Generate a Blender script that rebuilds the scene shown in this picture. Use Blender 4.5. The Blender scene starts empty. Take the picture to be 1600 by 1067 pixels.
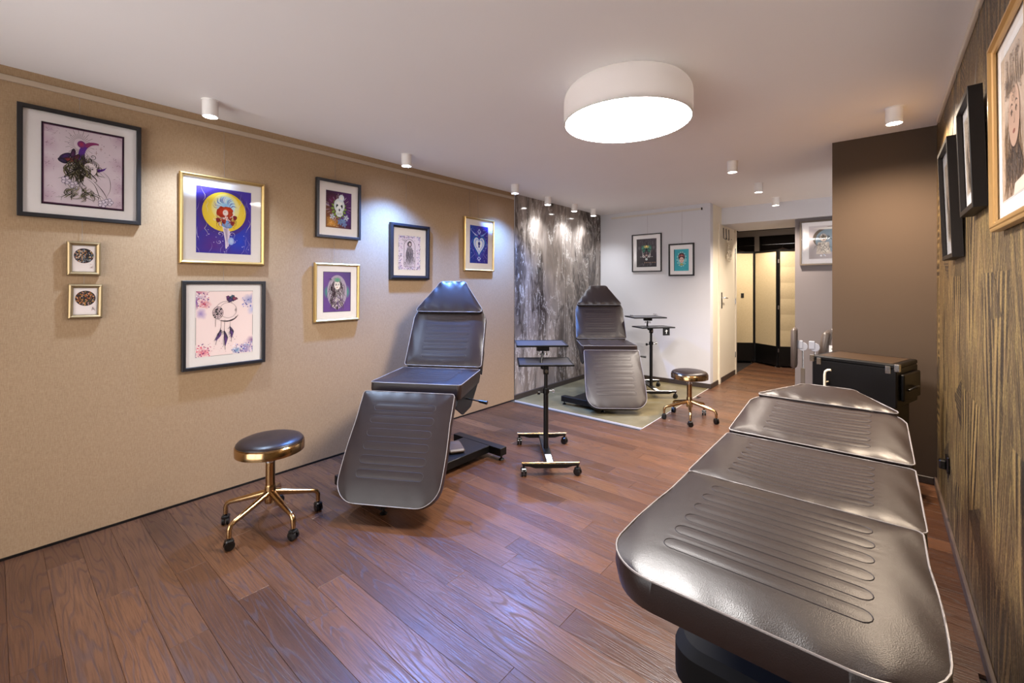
import bpy, math, random
from mathutils import Vector, Matrix
random.seed(7)
R = math.radians
scene = bpy.context.scene
COL = scene.collection

# ------------------------------------------------------------------ camera
F_PX = 683.0
V0 = 446.0                      # horizon row in the 1600x1067 frame
CAM_H = 1.335
cam_d = bpy.data.cameras.new('camera')
cam = bpy.data.objects.new('camera', cam_d)
COL.objects.link(cam)
cam.location = (0, 0, CAM_H)
cam.rotation_euler = (R(90), 0, R(40.1))
cam_d.sensor_width = 36.0
cam_d.lens = F_PX / 1600 * 36.0
cam_d.shift_y = -(533.5 - V0) / 1600.0
cam_d.clip_start = 0.02
scene.camera = cam

# ------------------------------------------------------------------ world, view
SKY = 2.9                       # even daylight fill, let in by the added window behind the viewer
w = bpy.data.worlds.new('world'); scene.world = w
w.use_nodes = True
w.node_tree.nodes['Background'].inputs[0].default_value = (0.97, 0.95, 0.96, 1)
w.node_tree.nodes['Background'].inputs[1].default_value = SKY
vs = scene.view_settings
vs.view_transform = 'Standard'; vs.look = 'None'; vs.gamma = 1.0; vs.use_curve_mapping = False
vs.exposure = 0.90

# lamp strengths (W) and colours, used by the lamp builders below
COOL = (0.14, 0.34, 1.0); NEUT = (1.0, 0.95, 0.88); WARM = (1.0, 0.80, 0.60); SOFT = (1.0, 0.88, 0.76)
P_DRUM = 54.0          # emission strength of the drum diffuser
P_LEFT = (85, 225, 205)
P_MARB = (22, 22, 22)
P_HALL = (110, 110, 80)
P_RIGHT = 85

# room numbers
XL, XR, YB, H = -3.255, 0.29, 5.975, 2.405
XS = -1.68                       # side wall of the passage
YF = -1.6                        # wall behind the camera
YE = 9.2                         # end of the back room

# ------------------------------------------------------------------ helpers
def lin(c):
    if isinstance(c, str):
        c = c.lstrip('#'); c = tuple(int(c[i:i+2], 16) / 255 for i in (0, 2, 4))
    return tuple(x / 12.92 if x <= 0.04045 else ((x + 0.055) / 1.055) ** 2.4 for x in c)

def mat(name, col, rough=0.5, metal=0.0, spec=0.5, **kw):
    m = bpy.data.materials.new(name); m.use_nodes = True
    b = m.node_tree.nodes['Principled BSDF']
    b.inputs['Base Color'].default_value = (*lin(col), 1)
    b.inputs['Roughness'].default_value = rough
    b.inputs['Metallic'].default_value = metal
    b.inputs['Specular IOR Level'].default_value = spec
    for k, v in kw.items():
        b.inputs[k].default_value = v
    return m

class NT:
    """small node-tree helper"""
    def __init__(s, m):
        s.m = m; s.t = m.node_tree; s.b = s.t.nodes['Principled BSDF']
    def n(s, typ, **kw):
        nd = s.t.nodes.new(typ)
        for k, v in kw.items(): setattr(nd, k, v)
        return nd
    def l(s, a, b): s.t.links.new(a, b)
    def coord(s, which='Object', scale=(1, 1, 1), loc=None, rot=None):
        tc = s.n('ShaderNodeTexCoord'); mp = s.n('ShaderNodeMapping')
        mp.inputs['Scale'].default_value = scale
        if rot: mp.inputs['Rotation'].default_value = rot
        if loc: mp.inputs['Location'].default_value = loc
        s.l(tc.outputs[which], mp.inputs['Vector']); return mp.outputs['Vector']
    def noise(s, vec, scale, detail=4, rough=0.55, dist=0.0):
        nd = s.n('ShaderNodeTexNoise'); s.l(vec, nd.inputs['Vector'])
        nd.inputs['Scale'].default_value = scale; nd.inputs['Detail'].default_value = detail
        nd.inputs['Roughness'].default_value = rough; nd.inputs['Distortion'].default_value = dist
        return nd
    def ramp(s, fac, stops, interp='LINEAR'):
        r = s.n('ShaderNodeValToRGB'); r.color_ramp.interpolation = interp
        e = r.color_ramp.elements
        while len(e) < len(stops): e.new(0.5)
        for el, (p, c) in zip(e, stops):
            el.position = p
            el.color = (*lin(c), 1) if not isinstance(c, (int, float)) else (c, c, c, 1)
        s.l(fac, r.inputs['Fac']); return r.outputs['Color']
    def mix(s, fac, a, b, mode='MIX'):
        m = s.n('ShaderNodeMix', data_type='RGBA', blend_type=mode)
        for sock, v in ((m.inputs[0], fac), (m.inputs[6], a), (m.inputs[7], b)):
            if hasattr(v, 'is_linked'): s.l(v, sock)
            elif isinstance(v, (int, float)): sock.default_value = v
            else: sock.default_value = (*lin(v), 1)
        return m.outputs[2]
    def math(s, op, a, b=None):
        m = s.n('ShaderNodeMath', operation=op)
        for sock, v in ((m.inputs[0], a), (m.inputs[1], b)):
            if v is None: continue
            if hasattr(v, 'is_linked'): s.l(v, sock)
            else: sock.default_value = v
        return m.outputs[0]
    def bump(s, h, strength=0.2, dist=0.01):
        b = s.n('ShaderNodeBump'); b.inputs['Strength'].default_value = strength
        b.inputs['Distance'].default_value = dist
        s.l(h, b.inputs['Height']); s.l(b.outputs['Normal'], s.b.inputs['Normal'])
    def color(s, c): s.l(c, s.b.inputs['Base Color'])

class MB:
    """collects shapes, builds ONE mesh object"""
    def __init__(s): s.v = []; s.f = []; s.mi = []; s.cur = 0; s.flat = []
    def face(s, idx): s.f.append(tuple(idx)); s.mi.append(s.cur)
    def box(s, x0, x1, y0, y1, z0, z1, bev=0.0, M=None):
        if bev <= 0:
            b = len(s.v)
            P = [(x, y, z) for z in (z0, z1) for y in (y0, y1) for x in (x0, x1)]
            s.v += [tuple(M @ Vector(p)) if M else p for p in P]
            for q in ((0, 2, 3, 1), (4, 5, 7, 6), (0, 1, 5, 4), (2, 6, 7, 3), (0, 4, 6, 2), (1, 3, 7, 5)):
                s.face([b + i for i in q])
        else:
            q = min(bev, (x1 - x0) * .49, (y1 - y0) * .49, (z1 - z0) * .49); b = len(s.v)
            cs = [(i, j, k) for i in (0, 1) for j in (0, 1) for k in (0, 1)]; id_ = {}
            X, Y, Z = (x0, x1), (y0, y1), (z0, z1); S = (1, -1)
            for c in cs:
                i, j, k = c; p = (X[i], Y[j], Z[k]); d = (q * S[i], q * S[j], q * S[k])
                for ax in range(3):
                    P = tuple(p[t] if t == ax else p[t] + d[t] for t in range(3))
                    id_[(c, ax)] = len(s.v); s.v.append(tuple(M @ Vector(P)) if M else P)
            ctr = ((x0 + x1) / 2, (y0 + y1) / 2, (z0 + z1) / 2)
            fs = [[id_[(c, 0)], id_[(c, 1)], id_[(c, 2)]] for c in cs]
            for ax in range(3):
                o1, o2 = [t for t in range(3) if t != ax]
                for e in (0, 1):
                    q4 = []
                    for (u, v) in ((0, 0), (1, 0), (1, 1), (0, 1)):
                        c = [0, 0, 0]; c[ax] = e; c[o1] = u; c[o2] = v; q4.append(id_[(tuple(c), ax)])
                    fs.append(q4)
                for u in (0, 1):
                    for v in (0, 1):
                        c0 = [0, 0, 0]; c0[o1] = u; c0[o2] = v; c1 = list(c0); c1[ax] = 1
                        c0, c1 = tuple(c0), tuple(c1)
                        fs.append([id_[(c0, o1)], id_[(c1, o1)], id_[(c1, o2)], id_[(c0, o2)]])
            Mi = M.inverted() if M else None
            C = M @ Vector(ctr) if M else Vector(ctr)
            for f in fs:
                P = [Vector(s.v[i]) for i in f]
                nrm = (P[1] - P[0]).cross(P[2] - P[0]); cen = sum(P, Vector()) / len(P)
                s.face(f if nrm.dot(cen - C) > 0 else f[::-1])
        return s
    def lathe(s, prof, n=32, c=(0, 0, 0), M=None):
        """prof: list of (r, z); r == 0 closes"""
        b0 = len(s.v); rings = []
        for r, z in prof:
            if r < 1e-6:
                s.v.append((c[0], c[1], c[2] + z)); rings.append([len(s.v) - 1])
            else:
                st = len(s.v)
                for i in range(n):
                    a = 2 * math.pi * i / n
                    s.v.append((c[0] + r * math.cos(a), c[1] + r * math.sin(a), c[2] + z))
                rings.append(list(range(st, st + n)))
        for a, b in zip(rings, rings[1:]):
            for i in range(n):
                j = (i + 1) % n
                if len(a) == 1 and len(b) == 1: continue
                if len(a) == 1: s.face((a[0], b[j], b[i]))
                elif len(b) == 1: s.face((a[i], a[j], b[0]))
                else: s.face((a[i], a[j], b[j], b[i]))
        if M:
            for i in range(b0, len(s.v)): s.v[i] = tuple(M @ Vector(s.v[i]))
        return s
    def cyl(s, p, q, r, n=16, r2=None):
        return s.tube([p, q], [r, r if r2 is None else r2], n)
    def tube(s, pts, r, n=10, closed=False):
        pts = [Vector(p) for p in pts]
        N = len(pts)
        rr = r if isinstance(r, (list, tuple)) else [r] * N
        t0 = (pts[1] - pts[0]).normalized()
        up = Vector((0, 0, 1)) if abs(t0.z) < 0.9 else Vector((1, 0, 0))
        side = t0.cross(up).normalized(); rings = []
        for i, p in enumerate(pts):
            if closed: t = pts[(i + 1) % N] - pts[i - 1]
            elif i == 0: t = pts[1] - pts[0]
            elif i == N - 1: t = pts[-1] - pts[-2]
            else: t = (pts[i + 1] - p).normalized() + (p - pts[i - 1]).normalized()
            if t.length < 1e-9: t = t0
            t.normalize()
            side = (side - t * side.dot(t))
            if side.length < 1e-6: side = t.orthogonal()
            side.normalize(); oth = t.cross(side)
            st = len(s.v)
            for k in range(n):
                a = 2 * math.pi * k / n
                s.v.append(tuple(p + (side * math.cos(a) + oth * math.sin(a)) * rr[i]))
            rings.append(st)
        for i in range(N if closed else N - 1):
            a, b = rings[i], rings[(i + 1) % N]
            for k in range(n):
                j = (k + 1) % n
                s.face((a + k, a + j, b + j, b + k))
        if not closed:
            s.face([rings[0] + k for k in reversed(range(n))]); s.face([rings[-1] + k for k in range(n)])
        return s
    def prism(s, poly, z0, z1, M=None):
        """poly: list of (x,y) counter-clockwise"""
        b = len(s.v); n = len(poly)
        P = [(x, y, z0) for x, y in poly] + [(x, y, z1) for x, y in poly]
        s.v += [tuple(M @ Vector(p)) if M else p for p in P]
        s.face([b + i for i in reversed(range(n))]); s.face([b + n + i for i in range(n)])
        for i in range(n):
            j = (i + 1) % n
            s.face((b + i, b + j, b + n + j, b + n + i))
        return s
    def build(s, name, mats, parent=None, smooth=None, loc=None, rot=None):
        me = bpy.data.meshes.new(name)
        me.from_pydata([tuple(p) for p in s.v], [], s.f)
        if not isinstance(mats, (list, tuple)): mats = [mats]
        for m in mats: me.materials.append(m)
        me.polygons.foreach_set('material_index', s.mi)
        if smooth is not None:
            me.polygons.foreach_set('use_smooth', [True] * len(me.polygons))
            me.update()
            try: me.set_sharp_from_angle(angle=R(smooth))
            except Exception: pass
        me.update()
        return link(name, me, parent, loc, rot)

def link(name, me, parent=None, loc=None, rot=None):
    o = bpy.data.objects.new(name, me); COL.objects.link(o)
    if parent: o.parent = parent
    if loc: o.location = loc
    if rot: o.rotation_euler = rot
    return o

def empty(name, loc, rz=0.0):
    o = bpy.data.objects.new(name, None); COL.objects.link(o)
    o.location = loc; o.rotation_euler = (0, 0, rz); o.empty_display_size = 0.1
    return o

def tag(o, label=None, cat=None, group=None, kind=None):
    if label: o['label'] = label
    if cat: o['category'] = cat
    if group: o['group'] = group
    if kind: o['kind'] = kind
    return o

def kids(o): return [c for c in bpy.data.objects if c.parent == o]

def copy_tree(o, parent=None):
    c = o.copy(); COL.objects.link(c); c.parent = parent
    for ch in kids(o): copy_tree(ch, c)
    return c

# ------------------------------------------------------------------ materials
M = {}
M['black'] = mat('black_metal', '#0b0a0a', 0.38, 0.2)
M['blackplastic'] = mat('black_plastic', '#0d0c0c', 0.28)
M['shroud'] = mat('matte_shroud', '#080606', 0.75, spec=0.2)
M['chrome'] = mat('chrome', '#c9c9c9', 0.18, 1.0)
M['gold'] = mat('polished_gold', '#b8966a', 0.18, 1.0)
M['goldframe'] = mat('brushed_gold', '#c9a769', 0.34, 0.75)
M['champagne'] = mat('champagne_frame', '#9c8560', 0.34, 0.7)
M['blackframe'] = mat('black_frame', '#120d0e', 0.5)
M['bluegreyframe'] = mat('slate_frame', '#1b191d', 0.42)
M['brownframe'] = mat('brown_box_frame', '#170e08', 0.5, spec=0.25)
M['oakframe'] = mat('oak_gold_frame', '#b99058', 0.3, 0.35)
M['greyframe'] = mat('grey_wood_frame', '#5f5347', 0.5)
M['matboard'] = mat('mat_board', '#f6f1ef', 0.8)
M['wire'] = mat('hanging_wire', '#8f8a86', 0.35, 0.6)
M['piping'] = mat('piping', '#8d8581', 0.3)
M['stitch'] = mat('stitching', '#32292a', 0.6)
M['white'] = mat('white_lacquer', '#f0ebe6', 0.45)
M['door'] = mat('door_paint', '#e6dac2', 0.45)
M['trimwhite'] = mat('trim_white', '#e2d6c0', 0.5)
M['rail'] = mat('rail_paint', '#b3a08a', 0.45)
M['rail_white'] = mat('rail_white', '#cfc6bb', 0.35)
M['rail_alu'] = mat('rail_aluminium', '#dccfbd', 0.35)
M['baseblack'] = mat('base_black', '#0c0a09', 0.35)
M['basebrown'] = mat('base_brown', '#3a302a', 0.42)
M['basegrey'] = mat('base_greybrown', '#5a4a3f', 0.45)
M['dark'] = mat('dark_timber', '#191310', 0.6)
M['beam'] = mat('closet_beam', '#6b5a49', 0.6)
M['porcelain'] = mat('porcelain', '#f2ece6', 0.12)
M['padleather'] = mat('pad_vinyl', '#4d423b', 0.4)
M['clearplastic'] = mat('pale_plastic', '#a3a3aa', 0.25)
M['sticker'] = mat('white_sticker', '#eceae6', 0.5)
M['bead'] = mat('pale_beads', '#e3d6bd', 0.4)
M['wood_hanger'] = mat('hanger_wood', '#4a2c1a', 0.45)

def m_fabricwall():
    m = mat('linen_wallpaper', '#c2b199', 0.75, spec=0.25); t = NT(m)
    v = t.coord('Object')
    a = t.noise(t.coord('Object', (1, 420, 45)), 1.0, 3, 0.6).outputs['Fac']
    b = t.noise(t.coord('Object', (1, 60, 420)), 1.0, 3, 0.6).outputs['Fac']
    c = t.noise(v, 2.2, 3).outputs['Fac']
    wv = t.math('ADD', t.math('MULTIPLY', a, 0.6), t.math('MULTIPLY', b, 0.4))
    col = t.ramp(wv, [(0.3, '#8f7457'), (0.5, '#a18566'), (0.72, '#b29777')])
    col = t.mix(t.math('MULTIPLY', c, 0.18), col, '#917b62')
    t.color(col); t.bump(wv, 0.12, 0.001)
    return m
M['linen'] = m_fabricwall()

def m_plaster(name, col, var=0.06, rough=0.8):
    m = mat(name, col, rough, spec=0.2); t = NT(m)
    n = t.noise(t.coord('Object'), 1.6, 4).outputs['Fac']
    c = lin(col); d = tuple(x * (1 - var * 2.2) for x in c)
    mx = t.n('ShaderNodeMix', data_type='RGBA'); mx.inputs[6].default_value = (*c, 1); mx.inputs[7].default_value = (*d, 1)
    t.l(n, mx.inputs[0]); t.color(mx.outputs[2])
    f = t.noise(t.coord('Object'), 180, 3).outputs['Fac']; t.bump(f, 0.05, 0.002)
    return m
M['ceiling'] = m_plaster('ceiling_paint', '#f6f2f0', 0.02)
M['whitewall'] = m_plaster('white_paint', '#d3d1d4', 0.03)
M['taupe'] = m_plaster('taupe_paint', '#4f4135', 0.04)
M['greywall'] = m_plaster('grey_paint', '#7e7675', 0.04)
M['darkwall'] = m_plaster('dark_room_paint', '#2b211b', 0.04)
M['rearwall'] = m_plaster('rear_paint', '#cdbda9', 0.03)

def m_marble():
    m = mat('grey_marble', '#8a8079', 0.09, spec=0.55); t = NT(m)
    v = t.coord('Object', (1, 1.0, 0.24))
    wob = t.noise(v, 1.7, 4, 0.55).outputs['Color']
    ad = t.n('ShaderNodeVectorMath', operation='MULTIPLY_ADD'); t.l(wob, ad.inputs[0])
    ad.inputs[1].default_value = (0.35, 0.75, 0.35); t.l(v, ad.inputs[2])
    wv = ad.outputs[0]
    big = t.noise(wv, 2.6, 3, 0.5).outputs['Fac']
    fine = t.noise(wv, 16, 5, 0.6).outputs['Fac']
    col = t.ramp(big, [(0.33, '#4b423c'), (0.42, '#6d635c'), (0.50, '#938981'), (0.57, '#a39991'), (0.64, '#7d726a'), (0.74, '#b5aca4')])
    col = t.mix(0.35, col, t.ramp(fine, [(0.3, '#4a413b'), (0.5, '#8c8179'), (0.7, '#c9c1ba')]), 'OVERLAY')
    vein = t.math('ABSOLUTE', t.math('SUBTRACT', t.noise(wv, 4.2, 6, 0.7).outputs['Fac'], 0.5))
    vm = t.ramp(vein, [(0.0, 0.75), (0.006, 0.45), (0.016, 0.0)])
    col = t.mix(vm, col, '#d8d0c8')
    vein2 = t.math('ABSOLUTE', t.math('SUBTRACT', t.noise(wv, 2.6, 5, 0.6, 0.3).outputs['Fac'], 0.45))
    vm2 = t.ramp(vein2, [(0.0, 0.85), (0.012, 0.5), (0.03, 0.0)])
    col = t.mix(vm2, col, '#352d28')
    t.color(col)
    return m
M['marble'] = m_marble()

def m_goldpaper():
    m = mat('bronze_wallpaper', '#5a4327', 0.45, spec=0.5); t = NT(m)
    tc = t.n('ShaderNodeUVMap', uv_map='fan')
    mp = t.n('ShaderNodeMapping'); mp.inputs['Scale'].default_value = (26, 2.0, 1); t.l(tc.outputs[0], mp.inputs['Vector'])
    st = t.noise(mp.outputs[0], 1.0, 4, 0.6, 0.5).outputs['Fac']
    sx = t.n('ShaderNodeSeparateXYZ'); t.l(tc.outputs[0], sx.inputs[0])
    wob = t.noise(mp.outputs[0], 0.6, 2).outputs['Fac']
    fan = t.math('SINE', t.math('ADD', t.math('MULTIPLY', sx.outputs[0], 95.0), t.math('MULTIPLY', wob, 9.0)))
    st = t.math('ADD', t.math('MULTIPLY', st, 0.62), t.math('MULTIPLY', t.math('ADD', fan, 1.0), 0.19))
    at = t.n('ShaderNodeAttribute', attribute_name='tone')
    ob = t.noise(t.coord('Object', (1, 9, 2.2)), 3.0, 6, 0.7, 0.3).outputs['Fac']
    sp = t.noise(t.coord('Object', (1, 60, 22)), 4.0, 4, 0.7).outputs['Fac']
    base = t.ramp(st, [(0.30, '#211811'), (0.44, '#433424'), (0.56, '#70593c'), (0.72, '#9a7c50')])
    base = t.mix(t.math('MULTIPLY', at.outputs['Fac'], 0.8), base, '#2e2620')
    gl = t.ramp(t.math('MULTIPLY', ob, t.math('ADD', t.math('MULTIPLY', sp, 1.2), t.math('MULTIPLY', st, 0.35))), [(0.40, 0.0), (0.52, 1.0)])
    gl = t.math('MULTIPLY', gl, t.math('SUBTRACT', 1.0, t.math('MULTIPLY', at.outputs['Fac'], 0.85)))
    col = t.mix(gl, base, '#c2a66c')
    t.color(col)
    t.l(t.math('MULTIPLY', gl, 0.85), t.b.inputs['Metallic'])
    t.l(t.ramp(sp, [(0.3, 0.5), (0.7, 0.28)]), t.b.inputs['Roughness'])
    t.bump(t.math('ADD', st, sp), 0.3, 0.003)
    return m
M['bronze'] = m_goldpaper()

def m_wood():
    m = mat('oak_plank', '#5a3524', 0.33, spec=0.5); t = NT(m)
    tc = t.n('ShaderNodeTexCoord'); oi = t.n('ShaderNodeObjectInfo')
    off = t.n('ShaderNodeCombineXYZ')
    t.l(t.math('MULTIPLY', oi.outputs['Random'], 37.0), off.inputs[0]); t.l(t.math('MULTIPLY', oi.outputs['Random'], 61.0), off.inputs[1])
    va = t.n('ShaderNodeVectorMath', operation='ADD'); t.l(tc.outputs['Object'], va.inputs[0]); t.l(off.outputs[0], va.inputs[1])
    def mapped(sc):
        mp = t.n('ShaderNodeMapping'); mp.inputs['Scale'].default_value = sc; t.l(va.outputs[0], mp.inputs['Vector']); return mp.outputs[0]
    # cathedral grain: contour lines of a stretched smooth noise
    n1 = t.noise(mapped((0.5, 5.5, 1)), 1.7, 1.5, 0.5, 0.15).outputs['Fac']
    rings = t.math('SINE', t.math('MULTIPLY', n1, 120.0))
    ring = t.ramp(rings, [(0.0, 0.0), (0.62, 0.08), (1.0, 1.0)])
    pores = t.noise(mapped((5, 150, 1)), 1.0, 3, 0.6).outputs['Fac']
    pm = t.ramp(pores, [(0.42, 1.0), (0.52, 0.0)])
    tone = t.noise(mapped((0.8, 4, 1)), 1.2, 3).outputs['Fac']
    c1 = t.ramp(tone, [(0.3, '#402617'), (0.5, '#543421'), (0.72, '#67432b')])
    pl = t.ramp(oi.outputs['Random'], [(0.0, '#432819'), (0.35, '#5a3a25'), (0.7, '#694730'), (1.0, '#7d5233')])
    col = t.mix(0.5, c1, pl)
    col = t.mix(t.math('MULTIPLY', ring, 0.38), col, '#2b170f')
    col = t.mix(t.math('MULTIPLY', pm, 0.35), col, '#28160f')
    t.color(col)
    hgt = t.math('SUBTRACT', 1.0, t.math('ADD', t.math('MULTIPLY', ring, 0.6), t.math('MULTIPLY', pm, 0.4)))
    t.bump(hgt, 0.28, 0.002)
    t.l(t.ramp(ring, [(0.0, 0.30), (1.0, 0.5)]), t.b.inputs['Roughness'])
    return m
M['wood'] = m_wood()
M['subfloor'] = mat('subfloor', '#1c100a', 0.7)

def m_vinyl():
    m = mat('olive_vinyl', '#8d8258', 0.42); t = NT(m)
    n = t.noise(t.coord('Object'), 3.0, 6, 0.6).outputs['Fac']
    t.color(t.ramp(n, [(0.3, '#584d32'), (0.5, '#6a5f42'), (0.7, '#7b7052')])); return m
M['vinyl'] = m_vinyl()

def m_leather():
    m = mat('brown_leather', '#241c1a', 0.34, spec=0.38); t = NT(m)
    n = t.noise(t.coord('Object'), 3.0, 4).outputs['Fac']
    t.color(t.ramp(n, [(0.3, '#211715'), (0.7, '#2b1f1c')]))
    f = t.n('ShaderNodeTexVoronoi'); t.l(t.coord('Object'), f.inputs['Vector']); f.inputs['Scale'].default_value = 420
    g = t.noise(t.coord('Object'), 14, 3).outputs['Fac']
    t.bump(t.math('ADD', t.math('MULTIPLY', f.outputs['Distance'], 0.25), t.math('MULTIPLY', g, 0.9)), 0.12, 0.006)
    return m
M['leather'] = m_leather()

def m_screen():
    m = mat('screen_cloth', '#cbb58c', 0.7); t = NT(m)
    n = t.noise(t.coord('Object', (40, 40, 90)), 1.0, 3).outputs['Fac']
    t.color(t.ramp(n, [(0.3, '#c8b48c'), (0.7, '#d2be97')])); return m
M['cloth'] = m_screen()

def m_shade():
    m = mat('opal_shade', '#d2cbc7', 0.5); nt = m.node_tree
    tl = nt.nodes.new('ShaderNodeBsdfTranslucent'); tl.inputs[0].default_value = (.9, .86, .82, 1)
    mx = nt.nodes.new('ShaderNodeMixShader'); mx.inputs[0].default_value = 0.0025
    nt.links.new(nt.nodes['Principled BSDF'].outputs[0], mx.inputs[1]); nt.links.new(tl.outputs[0], mx.inputs[2])
    nt.links.new(mx.outputs[0], nt.nodes['Material Output'].inputs['Surface']); return m
M['shade'] = m_shade()
def m_emit(name, col, s):
    m = bpy.data.materials.new(name); m.use_nodes = True
    b = m.node_tree.nodes['Principled BSDF']
    b.inputs['Base Color'].default_value = (1, 1, 1, 1)
    b.inputs['Emission Color'].default_value = (*col, 1); b.inputs['Emission Strength'].default_value = s
    return m

def m_glass():
    m = bpy.data.materials.new('picture_glass'); m.use_nodes = True
    nt = m.node_tree; nt.nodes.remove(nt.nodes['Principled BSDF']); out = nt.nodes['Material Output']
    tr = nt.nodes.new('ShaderNodeBsdfTransparent'); gl = nt.nodes.new('ShaderNodeBsdfGlossy'); gl.inputs['Roughness'].default_value = 0.02
    fr = nt.nodes.new('ShaderNodeFresnel'); fr.inputs['IOR'].default_value = 1.22
    mx = nt.nodes.new('ShaderNodeMixShader')
    nt.links.new(fr.outputs[0], mx.inputs[0]); nt.links.new(tr.outputs[0], mx.inputs[1]); nt.links.new(gl.outputs[0], mx.inputs[2])
    nt.links.new(mx.outputs[0], out.inputs['Surface']); return m
M['glass'] = m_glass()

def m_print():
    m = mat('art_print', '#ffffff', 0.7, spec=0.2); t = NT(m)
    a = t.n('ShaderNodeAttribute', attribute_name='Col'); 
    g = t.n('ShaderNodeVectorMath', operation='SCALE'); g.inputs['Scale'].default_value = 1.25; t.l(a.outputs['Color'], g.inputs[0])
    t.color(g.outputs[0]); return m
M['print'] = m_print()

# ------------------------------------------------------------------ setting
def struct(o, label=None): o['kind'] = 'structure'; return o

floor = struct(MB().box(XL - 0.1, XR + 0.6, YF, YE, -0.06, -0.013).build('floor', M['subfloor']))
# planks run across the room
PW = 0.1265
def plank(x0, x1, y0, y1):
    g = 0.0003; L = x1 - x0; b = 0.0009
    m = MB()
    cx, cy = (x0 + x1) / 2, (y0 + y1) / 2
    hx, hy = L / 2 - g, (y1 - y0) / 2 - g
    P = [(-hx, -hy, -0.0129), (hx, -hy, -0.0129), (hx, hy, -0.0129), (-hx, hy, -0.0129),
         (-hx, -hy, -b), (hx, -hy, -b), (hx, hy, -b), (-hx, hy, -b),
         (-hx + b, -hy + b, 0), (hx - b, -hy + b, 0), (hx - b, hy - b, 0), (-hx + b, hy - b, 0)]
    m.v = P
    for q in ((0, 1, 5, 4), (1, 2, 6, 5), (2, 3, 7, 6), (3, 0, 4, 7), (4, 5, 9, 8), (5, 6, 10, 9), (6, 7, 11, 10), (7, 4, 8, 11), (8, 9, 10, 11)): m.face(q)
    m.build('plank', M['wood'], floor, loc=(cx, cy, 0))
rnd = random.Random(3)
row = 0; y = -0.47
MATX, MATY0 = -1.70, 3.905
while y < 8.75:
    x = XL + 0.004 - rnd.random() * 1.5
    y1 = y + PW
    while x < XR:
        L = rnd.choice((0.9, 1.2, 1.5, 1.8))
        a, b = max(x, XL + 0.003), min(x + L, XR - 0.003)
        x += L
        if y1 > YB + 0.02: a = max(a, XS + 0.003)          # passage
        if y > 6.6: b = min(b, -0.4)
        # vinyl corner
        if y1 > MATY0 + 0.01 and y < YB:
            a = max(a, MATX + 0.002)
        if b - a < 0.08: continue
        # not seen: far left behind the view
        if y < 0.2 and a > 0.05: continue
        plank(a, b, y, y1)
    y = y1; row += 1

def wallbox(name, x0, x1, y0, y1, z0, z1, m):
    return struct(MB().box(x0, x1, y0, y1, z0, z1).build(name, m))

wallbox('wall_left', XL - 0.12, XL, YF, 3.905, 0, H, M['linen'])
ceil = wallbox('ceiling', XL - 0.12, XR + 0.6, YF, 6.5, H, H + 0.12, M['ceiling'])
# front wall behind the viewer, with an unseen window added to brighten the ceiling
WX0, WX1, WZ0, WZ1 = -2.85, -0.05, 0.12, 2.28
fw_ = MB().box(XL - 0.12, WX0, YF - .1, YF, 0, H).box(WX1, XR + .6, YF - .1, YF, 0, H).box(WX0, WX1, YF - .1, YF, 0, WZ0).box(WX0, WX1, YF - .1, YF, WZ1, H)
struct(fw_.build('wall_front', M['rearwall']))
wn = struct(MB().box(WX0, WX0 + .05, YF - .08, YF - .02, WZ0, WZ1).box(WX1 - .05, WX1, YF - .08, YF - .02, WZ0, WZ1).box(WX0 + .05, WX1 - .05, YF - .08, YF - .02, WZ0, WZ0 + .05).box(WX0 + .05, WX1 - .05, YF - .08, YF - .02, WZ1 - .05, WZ1).build('window_fill', M['black']))
MB().box(-1.475, -1.425, YF - .08, YF - .02, WZ0 + .05, WZ1 - .05).build('mullion', M['black'], wn)
for q0, q1 in ((WX0 + .05, -1.475), (-1.425, WX1 - .05)):
    g_ = MB(); g_.v = [(q0, YF - .05, WZ0 + .05), (q1, YF - .05, WZ0 + .05), (q1, YF - .05, WZ1 - .05), (q0, YF - .05, WZ1 - .05)]; g_.face((0, 1, 2, 3)); g_.build('pane', M['glass'], wn)
marble = wallbox('wall_marble', XL - 0.12, XL - 0.008, 3.905, YB, 0.06, H, M['marble'])
MB().box(XL - 0.03, XL + 0.004, 3.9, 3.912, 0.02, H - 0.001).build('edge_strip', M['chrome'], marble)
MB().box(XL - 0.0085, XL - 0.0065, 5.0, 5.003, 0.06, H).build('panel_joint', M['dark'], marble)
wallbox('wall_back', XL - 0.12, XS, YB, YB + 0.12, 0, H, M['whitewall'])
wallbox('wall_side', XS - 0.12, XS, YB + 0.12, 7.24, 0, H, M['door'])
wallbox('wall_closet_front', -3.3, XS - 0.12, 7.12, 7.24, 0, 2.6, M['darkwall'])
# lowered passage ceiling and lintel over the opening
wallbox('wall_soffit', XS, XR + 0.6, 6.5, 6.62, 2.175, H, M['whitewall'])
wallbox('ceiling_passage', XS, -0.4, 6.62, 7.46, 2.175, 2.3, M['whitewall'])
wallbox('wall_grey', -0.826, XR + 0.6, 6.56, 6.70, 0, 2.175, M['greywall'])
wallbox('wall_passage_right', -0.80, -0.62, 6.70, YE, 0, 2.4, M['greywall'])
wallbox('wall_closet_back', -3.3, -0.4, YE - 0.1, YE, 0, 2.6, M['darkwall'])
wallbox('wall_closet_left', -3.3, -3.2, 7.24, YE, 0, 2.6, M['darkwall'])
wallbox('ceiling_closet', -3.3, -0.4, 7.24, YE, 2.5, 2.6, M['darkwall'])
wallbox('wall_column', -0.275, XR + 0.02, 4.06, 4.75, 0, H, M['taupe'])
wallbox('wall_alcove', XR + 0.5, XR + 0.62, 4.75, 6.56, 0, H, M['greywall'])

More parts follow.
